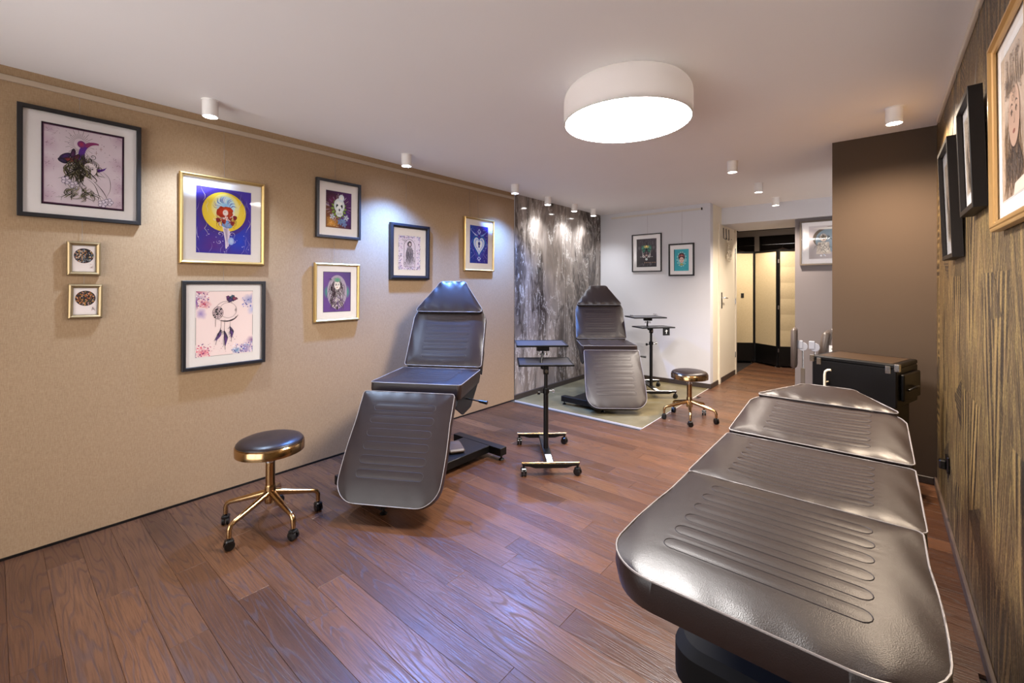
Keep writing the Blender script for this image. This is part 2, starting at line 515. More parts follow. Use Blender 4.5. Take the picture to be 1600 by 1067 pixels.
# right wall with its printed bronze fan paper
def right_wall():
    m = MB(); uv = []; tone = []
    y0, y1 = YF, 4.06
    cw, ch = 0.50, 1.02
    rn = random.Random(5)
    def tri(ap, b, c, tn):
        i = len(m.v); m.v += [(XR, ap[0], ap[1]), (XR, b[0], b[1]), (XR, c[0], c[1])]
        m.face((i, i + 1, i + 2))
        for p in (ap, b, c):
            uv.append(p)
        tone.append((tn, ap))
    polys = []
    ny = int((y1 - y0) / cw) + 2
    for j in range(-1, ny):
        for k in range(-1, 4):
            oy = y0 + j * cw; oz = -0.15 + k * ch + (ch / 2 if j % 2 else 0)
            cen = (oy + cw / 2 + rn.uniform(-.05, .05), oz + ch * (0.5 + rn.uniform(-.12, .12)))
            A, B, C, D = (oy, oz), (oy + cw, oz), (oy + cw, oz + ch), (oy, oz + ch)
            mt = ((oy + oy + cw) / 2, oz + ch); mb = ((oy + oy + cw) / 2, oz)
            polys += [(mb, A, D, rn.choice((.0, .35, .6))), (mb, B, C, rn.choice((.1, .45))), (mb, D, mt, rn.choice((.0, .15, .3))), (mb, mt, C, rn.choice((.0, .25, .5)))]
            if rn.random() < 0.7: polys.append((cen, (oy + cw * .02, cen[1] - .13), (oy + cw * .02, cen[1] + .12), 1.0, 1))
            if rn.random() < 0.45: polys.append((mt, (oy + cw * .25, oz + ch * .86), (oy + cw * .62, oz + ch * .84), 0.8, 1))
    me = bpy.data.meshes.new('wall_right')
    V = []; Fc = []; UV = []; TN = []
    def clip(poly):
        def cut(P, ax, val, keep_gt):
            out = []
            for i in range(len(P)):
                a, b = P[i], P[(i + 1) % len(P)]
                ia = a[ax] >= val if keep_gt else a[ax] <= val
                ib = b[ax] >= val if keep_gt else b[ax] <= val
                if ia: out.append(a)
                if ia != ib:
                    t = (val - a[ax]) / (b[ax] - a[ax]); out.append((a[0] + t * (b[0] - a[0]), a[1] + t * (b[1] - a[1])))
            return out
        for ax, v, g in ((0, y0, True), (0, y1, False), (1, 0.0, True), (1, H, False)):
            poly = cut(poly, ax, v, g)
            if len(poly) < 3: return []
        return poly
    for pl in polys:
        ap = pl[0]; x = XR - (0.0004 if len(pl) > 4 else 0)
        P = clip([pl[0], pl[1], pl[2]])
        if not P: continue
        b = len(V)
        for p in P:
            V.append((x, p[0], p[1]))
        idx = list(range(b, b + len(P)))
        ar = sum(P[i][0] * P[(i + 1) % len(P)][1] - P[(i + 1) % len(P)][0] * P[i][1] for i in range(len(P)))
        if ar > 0: idx.reverse()
        Fc.append(idx)
        mid = ((pl[1][0] + pl[2][0]) / 2 - ap[0], (pl[1][1] + pl[2][1]) / 2 - ap[1])
        a0 = math.atan2(mid[1], mid[0])
        for i in idx:
            dy, dz = V[i][1] - ap[0], V[i][2] - ap[1]
            r = math.hypot(dy, dz)
            an = 0 if r < 1e-5 else (math.atan2(dz, dy) - a0 + math.pi) % (2 * math.pi) - math.pi
            UV.append((an + (int(abs(ap[0]) * 131 + abs(ap[1]) * 57) % 97) * 0.37, r)); TN.append(pl[3])
    # body behind the print
    b = len(V); X1 = XR + 0.12
    V += [(X1, y0, 0), (X1, y1, 0), (X1, y1, H), (X1, y0, H), (XR, y0, 0), (XR, y1, 0), (XR, y1, H), (XR, y0, H)]
    for q in ((0, 1, 2, 3), (4, 0, 3, 7), (1, 5, 6, 2), (7, 3, 2, 6), (4, 5, 1, 0)):
        Fc.append([b + i for i in q]); UV += [(0, 0)] * 4; TN += [0] * 4
    me.from_pydata(V, [], Fc)
    me.attributes.new('tone', 'FLOAT', 'CORNER')
    me.attributes['tone'].data.foreach_set('value', [float(q) for q in TN])
    me.uv_layers.new(name='fan')
    me.uv_layers['fan'].data.foreach_set('uv', [float(q) for u in UV for q in u])
    me.materials.append(M['bronze']); me.update()
    return struct(link('wall_right', me))
right_wall()

# baseboards
def base(name, x0, x1, y0, y1, z1, m, bev=0.0): return struct(MB().box(x0, x1, y0, y1, 0.0005, z1, bev).build(name, m))
base('baseboard_left', XL, XL + 0.006, YF, 3.9, 0.013, M['baseblack'])
base('baseboard_marble', XL - 0.008, XL + 0.012, 3.905, YB, 0.062, M['basebrown'], 0.003)
base('baseboard_back', XL + 0.012, XS + 0.014, YB - 0.014, YB, 0.062, M['basebrown'], 0.003)
base('baseboard_side', XS, XS + 0.014, YB, 6.30, 0.062, M['basebrown'], 0.003)
base('baseboard_right', XR - 0.014, XR, YF, 4.06, 0.055, M['basegrey'], 0.003)
base('baseboard_column', -0.275, XR - 0.014, 4.048, 4.06, 0.05, M['basebrown'], 0.003)
# picture rails
def rail(name, m): return struct(m)
struct(MB().box(XL, XL + 0.011, YF, 3.895, H - 0.074, H - 0.045, 0.002).build('trim_1', M['rail']))
struct(MB().box(-3.08, -1.79, YB - 0.012, YB, 2.325, 2.352, 0.002).build('trim_2', M['rail_white']))
MB().box(-1.79, -1.776, YB - 0.014, YB, 2.323, 2.354).build('end_cap', M['baseblack'], bpy.data.objects['trim_2'])
struct(MB().box(XR - 0.014, XR, YF, 3.88, H - 0.035, H - 0.002, 0.002).build('trim_3', M['rail_alu']))

# door in the side wall
dr = struct(MB().box(XS, XS + 0.012, 6.39, 7.19, 0.07, 2.13, 0.002).build('door_1', M['door']))
MB().box(XS, XS + 0.02, 6.33, 6.388, 0.0, 2.17).build('door_frame', M['trimwhite'], dr)
MB().box(XS, XS + 0.02, 7.192, 7.25, 0.0, 2.17).build('door_frame', M['trimwhite'], dr)
MB().box(XS, XS + 0.016, 6.388, 7.192, 0.0, 0.068).build('door_sill', M['basebrown'], dr)
hp = MB().box(XS + 0.012, XS + 0.017, 6.44, 6.48, 1.02, 1.24, 0.001).build('handle_plate', M['black'], dr)
MB().tube([(XS + 0.012, 6.46, 1.165), (XS + 0.055, 6.46, 1.165), (XS + 0.06, 6.47, 1.165), (XS + 0.06, 6.57, 1.16)], 0.009).build('lever', M['chrome'], hp, 60)
MB().cyl((XS + 0.012, 6.46, 1.06), (XS + 0.022, 6.46, 1.06), 0.009).build('keyhole', M['chrome'], hp, 60)
for z in (0.30, 1.85, 1.1): MB().cyl((XS + 0.016, 7.188, z - .04), (XS + 0.016, 7.188, z + .04), 0.008).build('hinge', M['chrome'], dr, 60)
for yy in (6.52, 6.66, 6.80): MB().tube([(XS + .02, yy, 2.135), (XS + .024, yy, 1.99), (XS + .05, yy, 1.965), (XS + .055, yy, 1.995)], 0.005, 8).build('coat_hook', M['black'], dr, 60)
bd = empty('bead_string', (XS + .05, 6.70, 1.97))
tag(bd, 'strings of pale beads hanging from the hooks on the cream door', 'beads')
for k in range(4):
    m = MB(); n = 14 - 2 * (k % 3)
    for i in range(n):
        a = random.uniform(.007, .016)
        m.lathe([(0, -a), (a * .7, -a * .7), (a, 0), (a * .7, a * .7), (0, a)], 8, (random.uniform(-.01, .01), (k - 1.5) * .035 + math.sin(i * .5 + k) * .012, -.022 * i))
    m.build('bead_strand', M['bead'], bd, 60)

# socket on the right wall
so = tag(empty('wall_socket', (XR - .012, 3.38, 0.355)), 'small dark socket with a plug low on the bronze papered wall', 'socket')
MB().box(0, .0115, -.04, .04, -.045, .045, .004).build('plate', M['blackplastic'], so)
MB().box(-.03, 0, -.022, .022, -.03, .02, .006).build('plug', M['blackplastic'], so)
# floor mat
mt = MB().box(XL + .014, MATX, MATY0, YB - .016, -.0125, .0025, 0.001).build('floor_mat', M['vinyl'])
tag(mt, 'olive vinyl floor covering in the corner under the far leather chair', 'floor mat')
ed = MB().box(XL + .014, MATX + .006, MATY0 - .006, MATY0, -.0125, .003).box(MATX, MATX + .006, MATY0, YB - .016, -.0125, .003).build('edge_strip', M['rail_white'], mt)

# ------------------------------------------------------------------ lamps
def spotlight(loc, label, group, watts, col, r=.04, h=.095, cone=125, blend=.9, tilt=(0, 0), emit=40, name='ceiling_spotlight'):
    e = tag(empty(name, loc), label, 'spotlight', group)
    m = MB().lathe([(0, 0), (r, 0), (r, -h), (r - .004, -h), (r - .006, -h + .012), (0, -h + .012)], 28)
    m.build('housing', M['white'], e, 40)
    MB().lathe([(0, -h + .009), (r - .007, -h + .009)], 24).build('lens', m_emit('spot_lens', tuple(.5 + .5 * q for q in col), emit), e)
    MB().lathe([(r + .004, 0), (r + .004, -.004), (r, -.005)], 28).build('base_ring', M['white'], e, 40)
    ld = bpy.data.lights.new('spot_lamp', 'SPOT'); ld.energy = watts; ld.color = col
    ld.spot_size = R(cone); ld.spot_blend = blend; ld.shadow_soft_size = .03
    lo = bpy.data.objects.new('spot_lamp', ld); COL.objects.link(lo); lo.parent = e
    lo.location = (0, 0, -h - .012); lo.rotation_euler = (tilt[0], tilt[1], 0)
    return e
LW = 'row of spotlights along the linen wall'
for (yy, lb, wt, c, em) in ((0.81, 'bright white ceiling spotlight above the gold framed moon picture', P_LEFT[0], (.55, .72, 1.0), 40),
                        (2.18, 'bright cool ceiling spotlight above the gap between the skull print and the arch print', P_LEFT[1], COOL, 40),
                        (3.57, 'cool ceiling spotlight nearest to the marble panel edge on the linen wall', P_LEFT[2], COOL, 40)):
    spotlight((-2.965, yy, H), lb, LW, wt, c, emit=em, cone=127, blend=1.0, tilt=(0, R(-9)))
for yy, lb, wt in ((4.33, 'small spotlight over the marble wall, nearest to the linen wall', P_MARB[0]), (4.93, 'small spotlight over the marble wall, middle one of three', P_MARB[1]),
               (5.43, 'small spotlight over the marble wall, nearest to the white wall', P_MARB[2])):
    spotlight((-3.08, yy, H), lb, 'spotlights over the marble wall', wt, (.9, .94, 1.0), emit=35)
for yy, lb, wt in ((4.11, 'white cylinder spotlight nearest of the three leading to the passage', P_HALL[0]), (5.17, 'white cylinder spotlight, second of the three leading to the passage', P_HALL[1]),
               (6.15, 'white cylinder spotlight close to the lintel of the passage', P_HALL[2])):
    spotlight((-0.975, yy, H), lb, 'spotlights leading to the passage', wt, SOFT, emit=14)
spotlight((0.065, 3.50, H), 'glaring warm spotlight in front of the taupe pillar', None, P_RIGHT, WARM, r=.042, cone=160, emit=60)

spotlight((-1.35, 7.74, 2.5), 'small spotlight hidden above the folding screen in the closet', None, 90, SOFT, cone=150, emit=14)

def drum(loc, label, col):
    dl = tag(empty('drum_ceiling_lamp', loc), label, 'ceiling lamp', None)
    rd, hd = .335, .195
    prof = [(0, -.001), (rd - .07, -.001)] + [(rd - .07 + .07 * math.sin(a), -.08 + .079 * math.cos(a)) for a in [i * math.pi / 16 for i in range(9)]] + [(rd, -hd), (rd - .008, -hd), (rd - .009, -hd + .012)]
    MB().lathe(prof, 64).build('shade', M['shade'], dl, 50)
    MB().lathe([(rd - .0095, -hd + .008), (0, -hd + .006)], 64).build('diffuser', m_emit('drum_light', col, P_DRUM), dl)
drum((-1.046, 2.20, H), 'large round white drum lamp glowing on the ceiling over the plank floor', (1, .96, .93))

# ------------------------------------------------------------------ treatment chairs
def cushion(name, parent, L, Wf, r0, r1, T, crown, loc, rx, rows=None, scoop=0.0, stitch=True, fold=0.0, edge=0.035):
    """padded slab: x lateral, y along its length, z out of the leather face"""
    def w(v):
        W = Wf(v / L)
        if v < r0: W -= r0 - math.sqrt(max(0, r0 * r0 - (r0 - v) ** 2))
        if L - v < r1: W -= r1 - math.sqrt(max(0, r1 * r1 - (r1 - (L - v)) ** 2))
        return W
    xs0, xs1 = -.2, .2
    def hgt(u, v):
        e = min(w(v) - abs(u), v, L - v); e = max(e, 0)
        z = T + crown * (1 - math.exp(-e / edge))
        if scoop: z -= scoop * max(0, 1 - (u / .22) ** 2) * min(1, e / .12)
        if rows:
            for (a, b, hw) in rows:
                if a <= v <= b and abs(u) < hw:
                    z += .0006 * math.sin(math.pi * (v - a) / (b - a)) * min(1, (hw - abs(u)) / .03)
                for q in (a, b):
                    if abs(u) < hw: z -= .0009 * math.exp(-((v - q) / .005) ** 2)
        if fold:
            z += fold * math.sin(u * 60 + v * 25) * math.exp(-(e / .05) ** 2) * .5
        return z
    vs = set()
    for k in range(9):
        a = k / 8 * math.pi / 2
        vs.add(round(r0 * (1 - math.cos(a)), 5)); vs.add(round(L - r1 * (1 - math.cos(a)), 5))
    q = r0
    while q < L - r1: vs.add(round(q, 5)); q += .0095
    for e in (.006, .014, .024, .036): vs.add(e); vs.add(round(L - e, 5))
    vs = sorted(x for x in vs if 0 <= x <= L)
    nu = 40
    us = [math.copysign(1 - (1 - abs(t)) ** 1.6, t) for t in [(-1 + 2 * i / nu) for i in range(nu + 1)]]
    m = MB(); n1 = nu + 1
    for v in vs:
        for u in us:
            m.v.append((u * w(v), v, hgt(u * w(v), v)))
    for j in range(len(vs) - 1):
        for i in range(nu):
            a = j * n1 + i; m.face((a, a + 1, a + 1 + n1, a + n1))
    # border loop
    bl = [i for i in range(n1)] + [j * n1 + nu for j in range(1, len(vs))] + [(len(vs) - 1) * n1 + i for i in range(nu - 1, -1, -1)] + [j * n1 for j in range(len(vs) - 2, 0, -1)]
    top = [m.v[i] for i in bl]
    b1 = len(m.v); N = len(bl)
    cx, cy = 0, L / 2
    def inset(p, d):
        vx, vy = p[0] - cx, p[1] - cy; l = math.hypot(vx, vy) or 1
        return (p[0] - vx / l * d, p[1] - vy / l * d)
    for p in top: m.v.append((*inset(p, -.003), T * .55))
    b2 = len(m.v)
    for p in top: m.v.append((*inset(p, .006), 0))
    for k in range(N):
        j = (k + 1) % N
        m.face((bl[j], bl[k], b1 + k, b1 + j)); m.face((b1 + j, b1 + k, b2 + k, b2 + j))
    m.face([b2 + k for k in reversed(range(N))][::-1])
    o = m.build(name, M['leather'], parent, 55, loc=loc, rot=(rx, 0, 0))
    pts = [(*inset(p, -.001), T + .0005) for p in top[::1]]
    pp = [pts[0]]
    for p in pts[1:]:
        if (Vector(p) - Vector(pp[-1])).length > .006: pp.append(p)
    MB().tube(pp, .0024, 6, True).build('piping', M['piping'], o, 60)
    if rows and stitch:
        ms = MB()
        for (a, b, hw) in rows:
            r = (b - a) / 2; P = []
            xs = [-(hw - r) + 2 * (hw - r) * i / 24 for i in range(25)]
            P += [(x, a) for x in xs]
            P += [(hw - r + r * math.sin(t), a + r - r * math.cos(t)) for t in [math.pi * i / 8 for i in range(1, 8)]]
            P += [(x, b) for x in reversed(xs)]
            P += [(-(hw - r) - r * math.sin(t), b - r + r * math.cos(t)) for t in [math.pi * i / 8 for i in range(1, 8)]]
            ms.tube([(x, v, hgt(x, v) + .0004) for x, v in P], .0011, 4, True)
        ms.build('stitching', M['stitch'], o)
    return o

def make_chair(label, loc, phi, zs, mode):
    t = tag(empty('treatment_chair', (loc[0], loc[1], 0), phi), label, 'chair', 'brown leather treatment chairs')
    up = mode == 'up'
    HW = .312
    # base does not turn with the seat
    b = MB().box(-.145, .145, -.52, .52, .04, .095, .003)
    bo = b.build('base_plate', M['black'], t, rot=(0, 0, -phi))
    for sy in (-1, 1):
        cb = MB().box(-.262, .262, sy * .52 - .035, sy * .52 + .035, .038, .097, .002).build('cross_bar', M['black'], bo)
    for sx in (-1, 1):
        for sy in (-1, 1):
            MB().lathe([(0, 0), (.02, 0), (.022, .006), (.012, .014), (.007, .016), (.007, .04), (0, .04)], 14, (sx * .24, sy * .52, 0.0005)).build('foot', M['blackplastic'], bo, 50)
    if not up:
        # rounded foot of the lifting column
        P = [(-.30 + .09 + .09 * math.cos(a), -.47 + .09 + .09 * math.sin(a)) for a in [math.pi + i * math.pi / 12 for i in range(7)]]
        P += [(.30 - .09 + .09 * math.cos(a), -.47 + .09 + .09 * math.sin(a)) for a in [1.5 * math.pi + i * math.pi / 12 for i in range(7)]]
        P += [(.30, .1), (-.30, .1)]
        inner = [(x * .93, y * .95) for x, y in P]
        mm = MB().prism(P, .097, .19); b0 = len(mm.v); n = len(P)
        mm.v += [(x, y, .19) for x, y in P] + [(x, y, .215) for x, y in inner]
        for i in range(n):
            j = (i + 1) % n; mm.face((b0 + i, b0 + j, b0 + n + j, b0 + n + i))
        mm.face([b0 + n + i for i in range(n)])
        mm.build('column_shroud', M['shroud'], t, 40)
    # lift
    MB().box(-.07, .07, -.16, .16, .095, zs - .2, .004).build('lift_column', M['black'], t)
    MB().cyl((-.05, -.30, .12), (-.05, .1, zs - .2), .022).cyl((.05, -.30, .12), (.05, .1, zs - .2), .022).build('lift_arm', M['black'], t, 60)
    MB().box(-.06, .06, -.2, -.0, .097, .125, .01, Matrix.Translation((.08, .32, 0)) @ Matrix.Rotation(.5, 4, 'Z')).build('foot_pedal', M['basegrey'], t)
    # seat
    y0, LS = -.24, .54
    sf = MB().box(-.25, .25, y0 + .05, y0 + LS - .03, zs - .185, zs - .10, .006)
    sfo = sf.build('seat_frame', M['black'], t)
    for sx in (-1, 1):
        pm = MB()
        Pp = [(-.27, zs - .15), (-.10, zs - .24), (.10, zs - .24), (.30, zs - .12), (.32, zs - .02), (.22, zs - .10), (-.22, zs - .10)]
        Mx = Matrix.Translation((sx * .285, 0, 0)) @ Matrix(((0, 0, 1, 0), (1, 0, 0, 0), (0, 1, 0, 0), (0, 0, 0, 1)))
        pm.prism(Pp, -.006, .006, Mx); pm.build('side_plate', M['black'], sfo)
        MB().lathe([(0, 0), (.014, .0), (.014, .006), (0, .01)], 14, M=Matrix.Translation((sx * .292, .27, zs - .08)) @ Matrix.Rotation(sx * R(90), 4, 'Y')).build('pivot_bolt', M['chrome'], sfo, 50)
    rs = [(.075 + k * .066, .075 + k * .066 + .036, .20) for k in range(6)]
    cushion('seat_cushion', t, LS, lambda q: HW, .025, .02, .095, .012, (0, y0, zs - .105), 0, rs, scoop=.010, fold=.003)
    if up:
      lv = MB().tube([(.29, -.04, zs - .145), (.40, -.06, zs - .155)], .005, 8).build('lever', M['black'], t, 60)
      MB().tube([(.39, -.058, zs - .1545), (.45, -.07, zs - .16)], [.009, .013], 12).build('lever_grip', M['blackplastic'], lv, 50)
    # leg rest
    LL = .65
    th = R(56.5) if up else 0.0
    T = .075
    if up: top = Vector((0, -.335, zs - .045))
    else: top = Vector((0, -.245, zs - .004))
    d = Vector((0, math.cos(th), math.sin(th))); nn = Vector((0, -math.sin(th), math.cos(th)))
    org = top - d * LL - nn * T
    rl = [(.135 + k * .078, .135 + k * .078 + .046, .205 if k < 5 else .2) for k in range(6)]
    lg = cushion('leg_rest', t, LL, lambda q: HW * (.97 + .03 * math.sin(math.pi * min(1, q * 1.4))), .125, .018, T, .011, org, th, rl, fold=.002, edge=.05)
    MB().box(-.24, .24, .08, LL - .02, -.022, -.0005, .004).build('support_board', M['black'], lg)
    MB().box(-.05, .05, .30, LL + .02, -.06, -.022, .004).build('hinge_arm', M['black'], lg)
    # back rest
    LB = .50
    tb = R(63) if up else R(8)
    db = Vector((0, math.cos(tb), math.sin(tb))); nb = Vector((0, -math.sin(tb), math.cos(tb)))
    TB = .08
    b0 = Vector((0, y0 + LS + (.02 if up else .012), zs + (.006 if up else .0))) - nb * TB
    rb = [(.06 + k * .066, .06 + k * .066 + .036, .185) for k in range(6)]
    def wb(q): return HW * (1.0 - .035 * q) if q < .8 else HW * (.972 - .5 * (q - .8))
    bk = cushion('backrest', t, LB, wb, .02, .07, TB, .012, b0, tb, rb, scoop=.008, fold=.003)
    MB().box(-.25, .25, .03, LB - .06, -.025, -.0005, .006).build('back_board', M['black'], bk)
    for sx in (-1, 1): MB().box(sx * .294 - .006, sx * .294 + .006, -.03, .16, -.03, .05, .002).build('side_bracket', M['black'], bk)
    # head rest
    def wh(q):
        if q < .12: return .280 - .05 * q
        if q < .86: return .274 - (.274 - .130) * ((q - .12) / .74)
        return .130 - .01 * (q - .86) / .14
    hb = b0 + db * (.445) + nb * (TB + (-.018))
    if up: tb2 = tb + R(1)
    else: tb2 = tb - R(1); hb = b0 + db * .462 + nb * (TB - .045)
    hr = cushion('headrest', t, .275, wh, .02, .035, .06, .012, hb, tb2, None, fold=.006)
    MB().box(-.02, .02, -.10, .15, -.026, -.0005, .002).box(-.12, .12, .05, .20, -.012, -.0003, .002).build('headrest_bracket', M['black'], hr)
    return t

make_chair('brown leather treatment chair with raised back standing by the linen wall', (-2.46, 1.99), R(30.5), .70, 'up')
make_chair('brown leather treatment chair with raised back standing on the olive corner floor', (-2.475, 4.66), R(38), .665, 'up')
make_chair('brown leather treatment chair laid flat as a bed beside the bronze wall', (-.215, 1.84), 0, .68, 'flat')

# ------------------------------------------------------------------ casters, stools, tray stands
def caster(parent, p, r=.024, swivel=0.0):
    Mx = Matrix.Translation((p[0], p[1], r)) @ Matrix.Rotation(swivel, 4, 'Z')
    mw = MB()
    for sx in (-1, 1):
        mw.lathe([(0, -.007), (r * .6, -.008), (r, -.006), (r, .006), (r * .6, .008), (0, .007)], 18, M=Mx @ Matrix.Translation((sx * .011, 0, 0)) @ Matrix.Rotation(R(90), 4, 'Y'))
    c = mw.build('caster', M['blackplastic'], parent, 45)
    MB().box(-.02, .02, -.018, .02, r * .35, r * 1.25, .006, Mx).build('caster_hood', M['blackplastic'], c)
    MB().cyl((p[0], p[1], r * 2.1), (p[0], p[1], p[2]), .0075, 10).build('caster_stem', M['black'], c, 50)
    return c

def make_stool(label, loc, a0, zt, spin, tail):
    t = tag(empty('swivel_stool', (loc[0], loc[1], 0)), label, 'stool', 'gold swivel stools')
    MB().lathe([(0, zt - .052), (.168, zt - .052), (.174, zt - .049), (.174, zt - .008), (.171, zt - .004), (.166, zt - .003), (0, zt - .003)], 56).build('seat_rim', M['gold'], t, 40)
    pr = [(.168, zt - .0025), (.1685, zt + .004), (.160, zt + .014), (.135, zt + .024), (.09, zt + .031), (.04, zt + .034), (0, zt + .0345)]
    MB().lathe(pr, 56).build('seat_cushion', M['leather'], t, 60)
    MB().lathe([(.169, zt - .003), (.1705, zt - .001), (.169, zt + .001)], 56).build('seam', M['gold'], t, 60)
    MB().lathe([(0, .20), (.024, .20), (.024, zt - .115), (.021, zt - .112), (0, zt - .112)], 24).build('column', M['gold'], t, 40)
    MB().lathe([(.0235, zt - .113), (.028, zt - .110), (.028, zt - .100), (.016, zt - .097), (.016, zt - .0525), (.04, zt - .0522)], 24).build('gas_lift', M['chrome'], t, 40)
    MB().lathe([(0, .125), (.028, .125), (.031, .135), (.028, .21), (.0245, .225), (0, .225)], 24).build('hub', M['gold'], t, 40)
    for k in range(5):
        a = a0 + k * 2 * math.pi / 5; ca, sa = math.cos(a), math.sin(a)
        rad = .25
        P = [(.022, .178), (.06, .168), (.12, .152), (.18, .137), (.222, .127), (.240, .118), (.249, .100), (.250, .06)]
        RR = [.019, .0185, .0165, .0145, .013, .0125, .0125, .0115]
        lg = MB().tube([(r * ca, r * sa, z) for r, z in P], RR, 12).build('leg', M['gold'], t, 60)
        caster(lg, (rad * ca, rad * sa, .062), .0235, a + spin[k % len(spin)])
    MB().tube([(.03 * math.cos(tail), .03 * math.sin(tail), zt - .06), (.12 * math.cos(tail), .12 * math.sin(tail), zt - .068), (.19 * math.cos(tail), .19 * math.sin(tail), zt - .085)], .004, 8).build('height_lever', M['black'], t, 60)
    return t
make_stool('gold five-legged swivel stool with brown seat in front of the linen wall', (-2.61, 1.0), R(220), .462, (.4, 1.1, 2.0, .2, .9), R(150))
make_stool('gold five-legged swivel stool with brown seat beside the olive corner floor', (-1.456, 4.478), R(218), .462, (1.2, .3, .8, 2.1, .5), R(200))

def make_tray_stand(label, loc, yaw, zu, zl, up_off, lo_off, up_yaw, lo_yaw, tilt, flip, tagged):
    t = tag(empty('tray_stand', (loc[0], loc[1], 0), yaw), label, 'tray stand', 'black rolling tray stands')
    sp = MB().box(-.028, .028, -.30, .30, .062, .082, .002).build('spine', M['black'], t)
    MB().box(-.022, .022, -.215, -.135, .0821, .0828).build('sticker', M['sticker'], sp)
    MB().box(-.022, .022, -.285, -.228, .0821, .0828).build('sticker', M['sticker'], sp)
    for sy in (-1, 1):
        y = sy * .305
        P = [(-.20, .088), (.20, .088), (.20, .074), (.15, .070), (.11, .058), (-.11, .058), (-.15, .070), (-.20, .074)]
        Mx = Matrix(((1, 0, 0, 0), (0, 0, -1, y), (0, 1, 0, 0), (0, 0, 0, 1)))
        br = MB().prism(P[::-1], -.016, .016, Mx).build('foot_bar', M['black'], t)
        MB().tube([(-.205, y, .088), (.205, y, .088)], .008, 10).build('bar_rod', M['gold'] if tagged == 0 else M['chrome'], br, 50)
        for sx in (-1, 1): caster(br, (sx * .19, y, .074), .025, .5 + sx * .4)
    lt = MB().cyl((0, 0, .082), (0, 0, zl - .19), .019, 18).build('lower_tube', M['black'], t, 40)
    MB().cyl((0, 0, zl - .20), (0, 0, zl - .03), .0145, 18).build('upper_tube', M['black'], t, 40)
    cl = MB().lathe([(.019, zl - .235), (.026, zl - .23), (.026, zl - .195), (.019, zl - .19)], 18).build('clamp_collar', M['black'], t, 40)
    for zz, dx in ((zl - .21, 1), (zl - .225, -1)):
        k = MB().cyl((.02 * dx, 0, zz), (.055 * dx, -.01, zz), .005, 8)
        k.cyl((.05 * dx, -.01, zz), (.066 * dx, -.013, zz), .015, 12); k.build('clamp_knob', M['chrome'] if dx > 0 else M['black'], cl, 50)
    hd_ = MB().box(-.02, .02, -.022, .022, zl - .085, zl - .012, .004).build('lower_head', M['black'], t)
    MB().cyl((0, -.022, zl - .055), (0, -.045, zl - .055), .014, 14).build('head_knob', M['chrome'], hd_, 50)
    # lower tray
    def tray(name, z, off, ry, wx, wy, tl):
        Mx = Matrix.Translation((off[0], off[1], z)) @ Matrix.Rotation(ry, 4, 'Z') @ Matrix.Rotation(tl, 4, 'X')
        m = MB().box(-wx / 2, wx / 2, -wy / 2, wy / 2, -.014, -.004, .002)
        q = .012
        for (a, b, c, e) in ((-wx / 2, wx / 2, -wy / 2, -wy / 2 + q), (-wx / 2, wx / 2, wy / 2 - q, wy / 2), (-wx / 2, -wx / 2 + q, -wy / 2, wy / 2), (wx / 2 - q, wx / 2, -wy / 2, wy / 2)):
            m.box(a, b, c, e, -.014, .0, .0015)
        o = m.build(name, M['black'], t, None); o.matrix_local = Mx
        MB().box(-wx / 2 + q, wx / 2 - q, -wy / 2 + q, wy / 2 - q, -.004, -.003).build('tray_mat', M['traymat'], o)
        return o
    lo = tray('lower_tray', zl, lo_off, lo_yaw, .43, .29, tilt)
    # arm up to the upper tray
    MB().tube([(0, 0, zl - .05), (-.03, .02, zl - .04), (-.03, .06, zl + .01), (up_off[0] * .6, up_off[1] * .5, zu - .06)], .010, 10).build('upper_arm', M['black'], t, 60)
    hb = MB().box(-.05, .05, -.025, .025, -.05, -.014, .004, Matrix.Translation((up_off[0] * .6, up_off[1] * .5, zu))).build('upper_head', M['black'], t)
    for dx in (-.03, .02): MB().cyl((up_off[0] * .6 + dx, up_off[1] * .5 - .02, zu - .05), (up_off[0] * .6 + dx, up_off[1] * .5 - .02, zu - .07), .006, 8).cyl((up_off[0] * .6 + dx, up_off[1] * .5 - .02, zu - .07), (up_off[0] * .6 + dx, up_off[1] * .5 - .02, zu - .078), .015, 12).build('head_knob', M['chrome'], hb, 50)
    u = tray('upper_tray', zu, up_off, up_yaw, .41, .34, 0)
    if tagged:
        for sx in (-1, 1):
            for k in range(2):
                MB().tube([(sx * .195 - .0, -.10 + k * .06 + .1 * (sx + 1), 0), (sx * .195, -.10 + k * .06 + .1 * (sx + 1), .02), (sx * .195, -.07 + k * .06 + .1 * (sx + 1), .022), (sx * .195, -.06 + k * .06 + .1 * (sx + 1), .003)], .003, 6).build('wire_clip', M['chrome'], u, 60)
        c = MB().box(.05, .14, -.145, -.142, -.10, -.005).build('hang_tag', M['blackplastic'], lo)
        MB().tube([(.095, -.1465, -.03), (.095, -.1465, -.08)], .004, 6).tube([(.08, -.1465, -.048), (.11, -.1465, -.045)], .004, 6).build('printed_mark', M['sticker'], c)
    return t
M['traymat'] = mat('tray_surface', '#3b3c44', 0.28)
make_tray_stand('black rolling tray stand with two trays in the middle of the plank floor', (-1.975, 2.752), R(42), .865, .735, (-.02, .22), (0, .10), 0, 0, R(2), 1, 0)
make_tray_stand('black rolling tray stand with hanging tag standing by the white wall', (-2.19, 5.30), R(40), .945, .825, (-.06, .04), (.02, -.02), R(6), R(10), R(-1), 1, 1)

